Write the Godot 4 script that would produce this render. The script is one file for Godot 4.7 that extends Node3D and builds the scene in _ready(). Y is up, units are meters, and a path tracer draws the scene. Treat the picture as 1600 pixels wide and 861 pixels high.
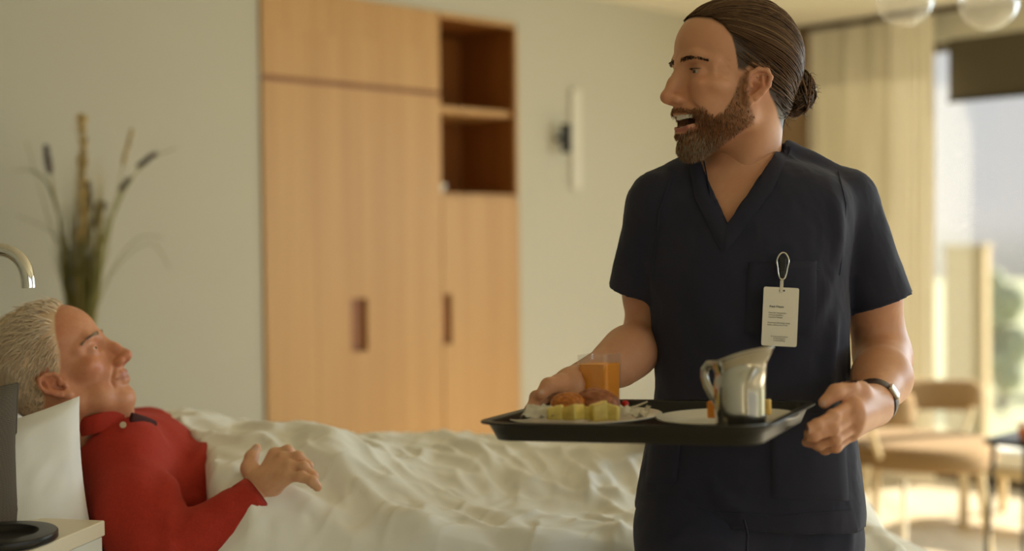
extends Node3D
# A hospital-like bedroom: a nurse carries a breakfast tray past an old man lying in bed.
const F := 2000.0          # focal length in pixels of the 1600 x 861 frame
const CX := 800.0
const CY := 430.5
const EYE := Vector3(0, 1.35, 0)
var cam_xf := Transform3D(Basis(Vector3.RIGHT, deg_to_rad(-1.59)) * Basis(Vector3.BACK, deg_to_rad(-0.6)), EYE)
# the room stands turned 44 degrees to the lens: u runs along the wardrobe wall, v out of it into the room
var room_b := Basis(Vector3(0.719, 0, -0.695), Vector3.UP, Vector3(0.695, 0, 0.719))
var room_o := Vector3(0.031, 0, -6.2)
var M := {}
var taken := {}
var results := []
var jobs := []

func W(px: float, py: float, d: float) -> Vector3:   # a point d metres deep in the place
	return cam_xf * Vector3((px - CX) / F * d, (CY - py) / F * d, -d)

func R(u: float, y: float, v: float) -> Vector3:
	return room_o + room_b.x * u + room_b.z * v + Vector3(0, y, 0)

# ------------------------------------------------------------------ implicit shapes
class Sdf:
	var n := 0
	var kind := PackedInt32Array()
	var A := PackedVector3Array()
	var B := PackedVector3Array()
	var ra := PackedFloat32Array()
	var rb := PackedFloat32Array()
	var K := PackedFloat32Array()
	var SG := PackedInt32Array()
	var C := PackedVector3Array()
	var RR := PackedFloat32Array()
	var IV: Array[Basis] = []
	func _add(k0: int, a: Vector3, b: Vector3, r0: float, r1: float, k: float, sg: int, c: Vector3, rr: float, iv: Basis) -> void:
		kind.append(k0); A.append(a); B.append(b); ra.append(r0); rb.append(r1); K.append(k); SG.append(sg); C.append(c); RR.append(rr); IV.append(iv)
		n += 1
	func cap(a: Vector3, b: Vector3, r0: float, r1: float, k := 0.01, sg := 1) -> void:
		if a.distance_to(b) < 0.0002: b = a + Vector3(0, 0.0003, 0)
		_add(0, a, b - a, r0, r1, k, sg, (a + b) * 0.5, a.distance_to(b) * 0.5 + maxf(r0, r1), Basis())
	func chain(pts: Array, rad: Array, k := 0.01, sg := 1) -> void:
		for i in pts.size() - 1:
			cap(pts[i], pts[i + 1], rad[i], rad[i + 1], k, sg)
	func ell(c: Vector3, r: Vector3, k := 0.01, sg := 1, b := Basis()) -> void:
		_add(1, c, r, 0, 0, k, sg, c, maxf(r.x, maxf(r.y, r.z)), b.inverse())
	func flat_cap(a: Vector3, b: Vector3, r0: float, r1: float, k := 0.01, sg := 1) -> void:   # cut off square at b
		_add(3, a, b - a, r0, r1, k, sg, (a + b) * 0.5, a.distance_to(b) * 0.5 + maxf(r0, r1) * 1.2, Basis())
	func d(p: Vector3) -> float:
		return prim(p, 1e3)
	func prim(p: Vector3, res: float) -> float:
		for i in n:
			var k := K[i]
			var lb := p.distance_to(C[i]) - RR[i]
			if SG[i] > 0:
				if lb > res + k: continue
			elif lb > k - res: continue
			var e := 0.0
			if kind[i] == 0:
				var pa := p - A[i]
				var ba := B[i]
				var h := clampf(pa.dot(ba) / ba.length_squared(), 0.0, 1.0)
				e = (pa - ba * h).length() - lerpf(ra[i], rb[i], h)
			elif kind[i] == 1:
				var q: Vector3 = IV[i] * (p - A[i])
				var r := B[i]
				var q0 := q / r
				var k0 := q0.length()
				if k0 < 0.0001:
					e = -minf(r.x, minf(r.y, r.z))
				else:
					e = k0 * (k0 - 1.0) / (q0 / r).length()
			else:
				var pa := p - A[i]
				var ba := B[i]
				var l2 := ba.length_squared()
				var hr := pa.dot(ba) / l2
				var h := clampf(hr, 0.0, 1.0)
				e = (pa - ba * (hr if hr > 1.0 else h)).length() - lerpf(ra[i], rb[i], h)
				e = maxf(e, (hr - 1.0) * sqrt(l2))
			if SG[i] > 0:
				var hh := maxf(k - absf(res - e), 0.0)
				res = minf(res, e) - hh * hh / k * 0.25
			else:
				e = -e
				var hh := maxf(k - absf(res - e), 0.0)
				res = maxf(res, e) + hh * hh / k * 0.25
		return res

class Loft extends Sdf:   # the base field joined with a column of elliptical sections
	var y0 := 0.0
	var dy := 0.01
	var rows := 0
	var cx := PackedFloat32Array()
	var cz := PackedFloat32Array()
	var ax := PackedFloat32Array()
	var bz := PackedFloat32Array()
	var turn := Basis()
	var org := Vector3.ZERO
	var power := 2.3
	var vneck := false
	var va := Vector3.ZERO      # V-neck: its point, two outward sides and the front
	var vl := Vector3.ZERO
	var vr := Vector3.ZERO
	var vf := Vector3.ZERO
	var hem_a := PackedVector3Array()  # planes that cut cloth open: point, outward normal
	var hem_n := PackedVector3Array()
	func set_rows(list: Array, step := 0.01) -> void:   # each row [y, cx, cz, ax, bz], rising y
		y0 = list[0][0]; dy = step
		var top: float = list[list.size() - 1][0]
		rows = int(ceil((top - y0) / step)) + 1
		var seg := 0
		for i in rows:
			var y := minf(y0 + i * step, top)
			while seg < list.size() - 2 and list[seg + 1][0] < y: seg += 1
			var a: Array = list[seg]
			var b: Array = list[seg + 1]
			var pa: Array = list[maxi(seg - 1, 0)]
			var pb: Array = list[mini(seg + 2, list.size() - 1)]
			var t := clampf((y - float(a[0])) / (float(b[0]) - float(a[0])), 0.0, 1.0)
			cx.append(cubic_interpolate(a[1], b[1], pa[1], pb[1], t))
			cz.append(cubic_interpolate(a[2], b[2], pa[2], pb[2], t))
			ax.append(cubic_interpolate(a[3], b[3], pa[3], pb[3], t))
			bz.append(cubic_interpolate(a[4], b[4], pa[4], pb[4], t))
	func column(p: Vector3) -> float:
		var q := (p - org) * turn    # into the column's own axes
		var fy := clampf((q.y - y0) / dy, 0.0, rows - 1.001)
		var i := int(fy)
		var t := fy - i
		var x := (q.x - lerpf(cx[i], cx[i + 1], t)) / lerpf(ax[i], ax[i + 1], t)
		var z := (q.z - lerpf(cz[i], cz[i + 1], t)) / lerpf(bz[i], bz[i + 1], t)
		var m := minf(lerpf(ax[i], ax[i + 1], t), lerpf(bz[i], bz[i + 1], t))
		var k0 := pow(pow(absf(x), power) + pow(absf(z), power), 1.0 / power)
		var e := (k0 - 1.0) * m
		var over := maxf(q.y - (y0 + dy * (rows - 1)), y0 - q.y)
		return maxf(e, over) if over < 0.0 or e < 0.0 else sqrt(e * e + over * over) if over > 0.0 else e
	func d(p: Vector3) -> float:
		var r := column(p)
		for i in hem_a.size():
			r = maxf(r, (p - hem_a[i]).dot(hem_n[i]))
		r = prim(p, r)
		if vneck:
			var q := p - va
			r = maxf(r, -maxf(maxf(q.dot(vl), q.dot(vr)), -q.dot(vf)))
		return r

# ------------------------------------------------------------------ surface nets
static func nets(f: Sdf, lo: Vector3, hi: Vector3, cell: float) -> Array:
	var bx := int(ceil((hi.x - lo.x) / cell / 4.0))
	var by := int(ceil((hi.y - lo.y) / cell / 4.0))
	var bz := int(ceil((hi.z - lo.z) / cell / 4.0))
	var nx := bx * 4
	var ny := by * 4
	var nz := bz * 4
	var sx := nx + 1
	var sxy := (nx + 1) * (ny + 1)
	var vals := PackedFloat32Array()
	vals.resize(sxy * (nz + 1))
	vals.fill(9.0)
	var cid := PackedInt32Array()
	cid.resize(nx * ny * nz)
	cid.fill(-1)
	var act := PackedInt32Array()
	var reach := cell * 4.0 * 0.87 * 2.1
	for k in bz:
		for j in by:
			for i in bx:
				if absf(f.d(lo + Vector3(i * 4 + 2, j * 4 + 2, k * 4 + 2) * cell)) < reach:
					act.append(i); act.append(j); act.append(k)
					for c in range(k * 4, k * 4 + 5):
						for b in range(j * 4, j * 4 + 5):
							var row := c * sxy + b * sx
							for a in range(i * 4, i * 4 + 5):
								if vals[row + a] == 9.0:
									vals[row + a] = f.d(lo + Vector3(a, b, c) * cell)
	var V := PackedVector3Array()
	var where := PackedInt32Array()
	for q in range(0, act.size(), 3):
		for k in range(act[q + 2] * 4, act[q + 2] * 4 + 4):
			for j in range(act[q + 1] * 4, act[q + 1] * 4 + 4):
				for i in range(act[q] * 4, act[q] * 4 + 4):
					var o := k * sxy + j * sx + i
					var v0 := vals[o]
					var v1 := vals[o + 1]
					var v2 := vals[o + sx]
					var v3 := vals[o + sx + 1]
					var v4 := vals[o + sxy]
					var v5 := vals[o + sxy + 1]
					var v6 := vals[o + sxy + sx]
					var v7 := vals[o + sxy + sx + 1]
					var neg := int(v0 < 0.0) + int(v1 < 0.0) + int(v2 < 0.0) + int(v3 < 0.0) + int(v4 < 0.0) + int(v5 < 0.0) + int(v6 < 0.0) + int(v7 < 0.0)
					if neg == 0 or neg == 8: continue
					var s := Vector3.ZERO
					var m := 0
					if (v0 < 0.0) != (v1 < 0.0): s += Vector3(v0 / (v0 - v1), 0, 0); m += 1
					if (v2 < 0.0) != (v3 < 0.0): s += Vector3(v2 / (v2 - v3), 1, 0); m += 1
					if (v4 < 0.0) != (v5 < 0.0): s += Vector3(v4 / (v4 - v5), 0, 1); m += 1
					if (v6 < 0.0) != (v7 < 0.0): s += Vector3(v6 / (v6 - v7), 1, 1); m += 1
					if (v0 < 0.0) != (v2 < 0.0): s += Vector3(0, v0 / (v0 - v2), 0); m += 1
					if (v1 < 0.0) != (v3 < 0.0): s += Vector3(1, v1 / (v1 - v3), 0); m += 1
					if (v4 < 0.0) != (v6 < 0.0): s += Vector3(0, v4 / (v4 - v6), 1); m += 1
					if (v5 < 0.0) != (v7 < 0.0): s += Vector3(1, v5 / (v5 - v7), 1); m += 1
					if (v0 < 0.0) != (v4 < 0.0): s += Vector3(0, 0, v0 / (v0 - v4)); m += 1
					if (v1 < 0.0) != (v5 < 0.0): s += Vector3(1, 0, v1 / (v1 - v5)); m += 1
					if (v2 < 0.0) != (v6 < 0.0): s += Vector3(0, 1, v2 / (v2 - v6)); m += 1
					if (v3 < 0.0) != (v7 < 0.0): s += Vector3(1, 1, v3 / (v3 - v7)); m += 1
					cid[(k * ny + j) * nx + i] = V.size()
					V.append(lo + (Vector3(i, j, k) + s / m) * cell)
					where.append(i); where.append(j); where.append(k)
	var I := PackedInt32Array()
	for t in V.size():
		var i := where[t * 3]
		var j := where[t * 3 + 1]
		var k := where[t * 3 + 2]
		var o := k * sxy + j * sx + i
		var c := (k * ny + j) * nx + i
		var ins := vals[o] < 0.0
		for ax in 3:
			var far := vals[o + (1 if ax == 0 else sx if ax == 1 else sxy)] < 0.0
			if far == ins: continue
			var s1 := nx if ax == 0 else nx * ny if ax == 1 else 1
			var s2 := nx * ny if ax == 0 else 1 if ax == 1 else nx
			var low1 := j if ax == 0 else k if ax == 1 else i
			var low2 := k if ax == 0 else i if ax == 1 else j
			if low1 == 0 or low2 == 0: continue
			var q0 := cid[c - s1 - s2]
			var q1 := cid[c - s2]
			var q2 := cid[c]
			var q3 := cid[c - s1]
			if q0 < 0 or q1 < 0 or q3 < 0: continue
			if ins: I.append_array([q0, q1, q2, q0, q2, q3])
			else: I.append_array([q0, q2, q1, q0, q3, q2])
	return [V, I]

static func normals_of(V: PackedVector3Array, I: PackedInt32Array) -> PackedVector3Array:   # counter-clockwise outward
	var N := PackedVector3Array()
	N.resize(V.size())
	for t in range(0, I.size(), 3):
		var a := V[I[t]]
		var fn := (V[I[t + 1]] - a).cross(V[I[t + 2]] - a)
		N[I[t]] += fn
		N[I[t + 1]] += fn
		N[I[t + 2]] += fn
	for i in N.size():
		N[i] = N[i].normalized() if N[i].length_squared() > 1e-20 else Vector3.UP
	return N

# ------------------------------------------------------------------ a bag of triangles, counter-clockwise outward
class Geo:
	var V := PackedVector3Array()
	var N := PackedVector3Array()
	var U := PackedVector2Array()
	var C := PackedColorArray()
	var I := PackedInt32Array()
	var tint := Color.WHITE
	func put(v: PackedVector3Array, i: PackedInt32Array, nn: PackedVector3Array, c = null, uv = null) -> void:
		var o := V.size()
		V.append_array(v); N.append_array(nn)
		if c == null:
			var cc := PackedColorArray()
			cc.resize(v.size()); cc.fill(tint)
			C.append_array(cc)
		else: C.append_array(c)
		if uv == null:
			var uu := PackedVector2Array()
			uu.resize(v.size())
			U.append_array(uu)
		else: U.append_array(uv)
		for x in i: I.append(x + o)
	func flat(pts: Array) -> void:   # a convex facet
		var a: Vector3 = pts[0]
		var nn := ((pts[1] as Vector3) - a).cross((pts[2] as Vector3) - a).normalized()
		var o := V.size()
		for p in pts:
			V.append(p); N.append(nn); C.append(tint); U.append(Vector2.ZERO)
		for k in range(1, pts.size() - 1): I.append_array([o, o + k, o + k + 1])
	func facet(pts: Array, centre: Vector3) -> void:   # turned away from centre
		var a: Vector3 = pts[0]
		var nn := ((pts[1] as Vector3) - a).cross((pts[2] as Vector3) - a)
		var mid := Vector3.ZERO
		for p in pts: mid += p
		if nn.dot(mid / pts.size() - centre) < 0.0:
			pts = pts.duplicate(); pts.reverse()
		flat(pts)
	func grid(P: Array, wrap_u := false, wrap_v := false, cols = null) -> void:   # rows of points, smooth
		var h := P.size()
		var w: int = P[0].size()
		var v := PackedVector3Array()
		var uv := PackedVector2Array()
		for j in h:
			v.append_array(P[j])
			for i in w: uv.append(Vector2(float(i) / maxi(w - 1, 1), float(j) / maxi(h - 1, 1)))
		var ix := PackedInt32Array()
		for j in (h if wrap_v else h - 1):
			for i in (w if wrap_u else w - 1):
				var a := j * w + i
				var b := j * w + (i + 1) % w
				var c := ((j + 1) % h) * w + (i + 1) % w
				var d := ((j + 1) % h) * w + i
				ix.append_array([a, b, c, a, c, d])
		put(v, ix, face_normals(v, ix), cols, uv)
	func face_normals(v: PackedVector3Array, ix: PackedInt32Array) -> PackedVector3Array:
		var nn := PackedVector3Array()
		nn.resize(v.size())
		for t in range(0, ix.size(), 3):
			var a := v[ix[t]]
			var fn := (v[ix[t + 1]] - a).cross(v[ix[t + 2]] - a)
			nn[ix[t]] += fn; nn[ix[t + 1]] += fn; nn[ix[t + 2]] += fn
		for i in nn.size(): nn[i] = nn[i].normalized() if nn[i].length_squared() > 1e-24 else Vector3.UP
		return nn
	func tube(pts: Array, rad: Array, sides := 8, caps := true, squash := 1.0, ref := Vector3.ZERO) -> void:
		var rows := []
		var up := ref
		var m := pts.size()
		for i in m:
			var t: Vector3 = ((pts[mini(i + 1, m - 1)] as Vector3) - (pts[maxi(i - 1, 0)] as Vector3)).normalized()
			if t.length_squared() < 0.5: t = Vector3.UP
			if up == Vector3.ZERO: up = Vector3.RIGHT if absf(t.x) < 0.8 else Vector3.UP
			up = (up - t * up.dot(t)).normalized()
			if up.length_squared() < 0.5: up = t.cross(Vector3(0.3, 0.5, 0.81)).normalized()
			var s := up.cross(t)
			var ring := PackedVector3Array()
			for k in sides:
				var g := TAU * k / sides
				ring.append((pts[i] as Vector3) + (s * cos(g) + up * sin(g) * squash) * float(rad[i]))
			rows.append(ring)
		grid(rows, true)
		if caps:
			fan(rows[0], true)
			fan(rows[m - 1], false)
	func fan(ring: PackedVector3Array, back: bool) -> void:
		var l := []
		for p in ring: l.append(p)
		if back: l.reverse()
		flat(l)
	func box(c: Vector3, s: Vector3, bev := 0.0, b := Basis()) -> void:
		var h := s * 0.5
		var e := minf(bev, minf(h.x, minf(h.y, h.z)) * 0.95)
		if e <= 0.0:
			for ax in 3:
				for sg in [-1.0, 1.0]:
					var f := []
					for q in [[-1, -1], [1, -1], [1, 1], [-1, 1]]:
						var p := Vector3.ZERO
						p[ax] = sg * h[ax]; p[(ax + 1) % 3] = q[0] * h[(ax + 1) % 3]; p[(ax + 2) % 3] = q[1] * h[(ax + 2) % 3]
						f.append(c + b * p)
					facet(f, c)
			return
		var pt := func(sx: float, sy: float, sz: float, ax: int) -> Vector3:
			var p := Vector3(sx * (h.x - e), sy * (h.y - e), sz * (h.z - e))
			p[ax] += e * signf(p[ax])
			return c + b * p
		for ax in 3:
			for sg in [-1.0, 1.0]:
				var f := []
				for q in [[-1, -1], [1, -1], [1, 1], [-1, 1]]:
					var s3 := Vector3.ZERO
					s3[ax] = sg; s3[(ax + 1) % 3] = q[0]; s3[(ax + 2) % 3] = q[1]
					f.append(pt.call(s3.x, s3.y, s3.z, ax))
				facet(f, c)
		for ax in 3:   # the edges that run along ax
			var a1 := (ax + 1) % 3
			var a2 := (ax + 2) % 3
			for s1 in [-1.0, 1.0]:
				for s2 in [-1.0, 1.0]:
					var lo := Vector3.ZERO
					lo[a1] = s1; lo[a2] = s2; lo[ax] = -1
					var hi := lo
					hi[ax] = 1
					facet([pt.call(lo.x, lo.y, lo.z, a1), pt.call(hi.x, hi.y, hi.z, a1), pt.call(hi.x, hi.y, hi.z, a2), pt.call(lo.x, lo.y, lo.z, a2)], c)
		for sx in [-1.0, 1.0]:
			for sy in [-1.0, 1.0]:
				for sz in [-1.0, 1.0]:
					facet([pt.call(sx, sy, sz, 0), pt.call(sx, sy, sz, 1), pt.call(sx, sy, sz, 2)], c)
	func lathe(prof: Array, sides := 40, b := Basis(), o := Vector3.ZERO) -> void:   # profile of Vector2(radius, y), outside first going up
		var rows := []
		for p in prof:
			var ring := PackedVector3Array()
			for k in sides:
				var g := -TAU * k / sides
				ring.append(o + b * Vector3(p.x * cos(g), p.y, p.x * sin(g)))
			rows.append(ring)
		grid(rows, true)
	func rounded(c: Vector3, s: Vector3, r: float, b := Basis(), seg := 5) -> void:   # a box with round edges
		var h := s * 0.5
		r = minf(r, minf(h.x, minf(h.y, h.z)))
		var inner := h - Vector3(r, r, r)
		for ax in 3:
			for sg in [-1.0, 1.0]:
				var rows := []
				var us := []
				for k in seg + 1: us.append([-1.0, -cos(PI * 0.25 * k / seg) , -sin(PI * 0.25 * k / seg)])
				var line := []   # unit-sphere parameters across the face, corner arcs and the flat between
				for k in seg + 1: line.append([-1.0, tan(-PI * 0.25 + PI * 0.25 * k / seg)])
				for k in seg + 1: line.append([1.0, tan(PI * 0.25 * k / seg)])
				for q in line:
					var row := PackedVector3Array()
					for w in line:
						var dir := Vector3.ZERO
						dir[ax] = sg; dir[(ax + 1) % 3] = w[1]; dir[(ax + 2) % 3] = q[1]
						dir = dir.normalized() * r
						var base := Vector3.ZERO
						base[ax] = sg * inner[ax]; base[(ax + 1) % 3] = w[0] * inner[(ax + 1) % 3]; base[(ax + 2) % 3] = q[0] * inner[(ax + 2) % 3]
						row.append(c + b * (base + dir))
					if sg < 0.0: row.reverse()
					rows.append(row)
				grid(rows)
	func mesh() -> ArrayMesh:
		var a := []
		a.resize(Mesh.ARRAY_MAX)
		a[Mesh.ARRAY_VERTEX] = V; a[Mesh.ARRAY_NORMAL] = N; a[Mesh.ARRAY_COLOR] = C; a[Mesh.ARRAY_TEX_UV] = U
		var J := PackedInt32Array()
		J.resize(I.size())
		for t in range(0, I.size(), 3):
			J[t] = I[t]; J[t + 1] = I[t + 2]; J[t + 2] = I[t + 1]
		a[Mesh.ARRAY_INDEX] = J
		var m := ArrayMesh.new()
		m.add_surface_from_arrays(Mesh.PRIMITIVE_TRIANGLES, a)
		return m

# ------------------------------------------------------------------ naming
func thing(called: String, label: String, category: String, at := Vector3.ZERO, turn := Basis(), group := "") -> Node3D:
	var o := Node3D.new()
	o.name = numbered(called)
	o.transform = Transform3D(turn, at)
	add_child(o)
	tag(o, label, category, group)
	return o

func numbered(called: String) -> String:
	var k: int = taken.get(called, 0)
	taken[called] = k + 1
	return called if k == 0 else "%s_%03d" % [called, k]

func tag(o: Node, label: String, category: String, group := "") -> void:
	o.set_meta("label", label)
	o.set_meta("category", category)
	if group: o.set_meta("group", group)

func part(called: String, g: Geo, mat: Material, parent: Node3D, label := "") -> MeshInstance3D:   # vertices are in the parent's axes
	var o := MeshInstance3D.new()
	o.mesh = g.mesh()
	o.material_override = mat
	o.name = called
	if parent.find_child(NodePath(called), false, false): o.name = part_name(parent, called)
	parent.add_child(o, true)
	if label: o.set_meta("label", label)
	return o

func part_name(parent: Node, called: String) -> String:
	var k := 1
	while parent.has_node("%s_%03d" % [called, k]): k += 1
	return "%s_%03d" % [called, k]

func struct(called: String, g: Geo, mat: Material, parent: Node3D = null) -> MeshInstance3D:
	var o := MeshInstance3D.new()
	o.mesh = g.mesh()
	o.material_override = mat
	if parent:
		o.name = called if not parent.has_node(called) else part_name(parent, called)
		parent.add_child(o, true)
	else:
		o.name = numbered(called)
		add_child(o)
		o.set_meta("kind", "structure")
	return o

func single(called: String, g: Geo, mat: Material, label: String, category: String, at := Vector3.ZERO, turn := Basis(), group := "") -> MeshInstance3D:
	var o := MeshInstance3D.new()
	o.mesh = g.mesh()
	o.material_override = mat
	o.name = numbered(called)
	o.transform = Transform3D(turn, at)
	add_child(o)
	tag(o, label, category, group)
	return o

# ------------------------------------------------------------------ materials
func mat(col: Color, rough := 0.7, metal := 0.0) -> StandardMaterial3D:   # col as seen (sRGB)
	var m := StandardMaterial3D.new()
	m.albedo_color = col
	m.roughness = rough
	m.metallic = metal
	return m

func noise_tex(freq: float, lo: Color, hi: Color, size := 512, octaves := 4, sd := 1, typ := FastNoiseLite.TYPE_SIMPLEX_SMOOTH) -> NoiseTexture2D:
	var f := FastNoiseLite.new()
	f.noise_type = typ
	f.frequency = freq
	f.fractal_octaves = octaves
	f.seed = sd
	var t := NoiseTexture2D.new()
	t.width = size; t.height = size; t.seamless = true; t.noise = f
	var g := Gradient.new()
	g.set_color(0, lo); g.set_color(1, hi)
	t.color_ramp = g
	return t

func weave_tex(size: int, period: int, lo: float, hi: float, sd: int) -> ImageTexture:   # plain weave with a little unevenness
	var im := Image.create(size, size, false, Image.FORMAT_RGB8)
	var r := RandomNumberGenerator.new()
	r.seed = sd
	for y in size:
		for x in size:
			var over := ((x / period) + (y / period)) % 2 == 0
			var t := sin(PI * (x % period + 0.5) / period) if over else sin(PI * (y % period + 0.5) / period)
			var v := lerpf(lo, hi, t * (0.85 if over else 1.0)) + r.randf_range(-0.03, 0.03)
			im.set_pixel(x, y, Color(v, v, v))
	return ImageTexture.create_from_image(im)

func tri(m: StandardMaterial3D, scale: Vector3, world := false) -> StandardMaterial3D:
	m.uv1_triplanar = true
	m.uv1_world_triplanar = world
	m.uv1_scale = scale
	return m

func vcol(rough := 0.6, spec := 0.5) -> StandardMaterial3D:
	var m := StandardMaterial3D.new()
	m.vertex_color_use_as_albedo = true
	m.roughness = rough
	m.metallic_specular = spec
	return m

func _ready() -> void:
	# camera
	var cam := Camera3D.new()
	cam.name = "camera"
	cam.transform = cam_xf
	cam.keep_aspect = Camera3D.KEEP_HEIGHT
	cam.fov = 2.0 * rad_to_deg(atan(430.5 / F))
	cam.near = 0.05
	cam.far = 400.0
	var lens := CameraAttributesPhysical.new()
	lens.frustum_focal_length = 24.0 / (2.0 * (430.5 / F))
	lens.frustum_focus_distance = 2.0
	lens.frustum_near = 0.05
	lens.frustum_far = 400.0
	lens.exposure_aperture = 2.1
	cam.attributes = lens
	add_child(cam)
	cam.current = true
	# sky and exposure
	var env := Environment.new()
	env.background_mode = Environment.BG_SKY
	var sky := Sky.new()
	var sm := ProceduralSkyMaterial.new()
	sm.sky_top_color = Color(0.80, 0.82, 0.85)
	sm.sky_horizon_color = Color(0.835, 0.835, 0.83)
	sm.ground_horizon_color = Color(0.80, 0.80, 0.78)
	sm.ground_bottom_color = Color(0.62, 0.62, 0.58)
	sm.sun_angle_max = 0.0
	sm.sky_energy_multiplier = 0.872
	sm.ground_energy_multiplier = 0.872
	sky.sky_material = sm
	env.sky = sky
	env.tonemap_mode = Environment.TONE_MAPPER_LINEAR
	env.tonemap_exposure = 1.35
	env.sdfgi_enabled = true
	env.ssao_enabled = true
	env.ssil_enabled = true
	var we := WorldEnvironment.new()
	we.name = "world_environment"
	we.environment = env
	add_child(we)
	# low sun through the window wall
	var sun := DirectionalLight3D.new()
	sun.name = "sun"
	sun.light_color = Color(1.0, 0.965, 0.89)
	sun.light_energy = 3.8
	sun.light_angular_distance = 1.0
	sun.shadow_enabled = true
	sun.basis = Basis.looking_at(-SUN_FROM, Vector3.UP)
	add_child(sun)
	# unseen area lights: window side onto the bed, behind the lens onto the front
	unseen_panel("unseen_window_light", R(2.08, 1.75, 4.6), Vector2(4.2, 1.2), -room_b.x + Vector3(0, -0.9, 0), Color(0.86, 0.95, 1.0), 10.0)
	unseen_panel("unseen_front_light", R(-2.2, 1.75, 7.85), Vector2(4.6, 1.2), -room_b.z + Vector3(0, -0.9, 0), Color(0.90, 0.96, 1.0), 2.2)
	materials()
	nurse_jobs()
	old_jobs()
	jo.duvet = custom(duvet_mesh)
	var task := WorkerThreadPool.add_group_task(work, jobs.size(), -1, true)
	WorkerThreadPool.wait_for_group_task_completion(task)
	build_room()
	build_wardrobe()
	build_window()
	build_bed()
	build_old()
	build_nurse()
	build_tray()
	build_furniture()
	build_small()
	build_outside()

const SUN_FROM := Vector3(0.80, 0.52, -0.30)

func unseen_panel(called: String, at: Vector3, size: Vector2, towards: Vector3, col: Color, energy: float) -> void:
	var l := AreaLight3D.new()
	l.name = called
	l.area_size = size
	l.light_color = col
	l.light_energy = energy
	l.area_normalize_energy = true
	l.shadow_enabled = true
	l.set("area_range", 30.0)
	l.transform = Transform3D(Basis.looking_at(towards, Vector3.UP), at)
	add_child(l)

func wood(lo: Color, hi: Color, sd: int, along_y := true) -> StandardMaterial3D:
	var m := mat(Color.WHITE, 0.5)
	var f := FastNoiseLite.new()
	f.noise_type = FastNoiseLite.TYPE_SIMPLEX_SMOOTH
	f.frequency = 0.012
	f.fractal_octaves = 5
	f.seed = sd
	var im := Image.create(512, 512, false, Image.FORMAT_RGB8)
	for y in 512:
		for x in 512:
			var a := f.get_noise_2d(x * 5.0, y * 0.2) * 0.45 + f.get_noise_2d(x * 0.9, y * 0.05 + 400.0) * 0.9
			var fine := f.get_noise_2d(x * 30.0, y * 1.6 + 900.0) * 0.35
			var c := lo.lerp(hi, clampf(0.5 + a + fine, 0, 1))
			if along_y: im.set_pixel(x, y, c)
			else: im.set_pixel(y, x, c)
	m.albedo_texture = ImageTexture.create_from_image(im)
	return m

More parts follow.
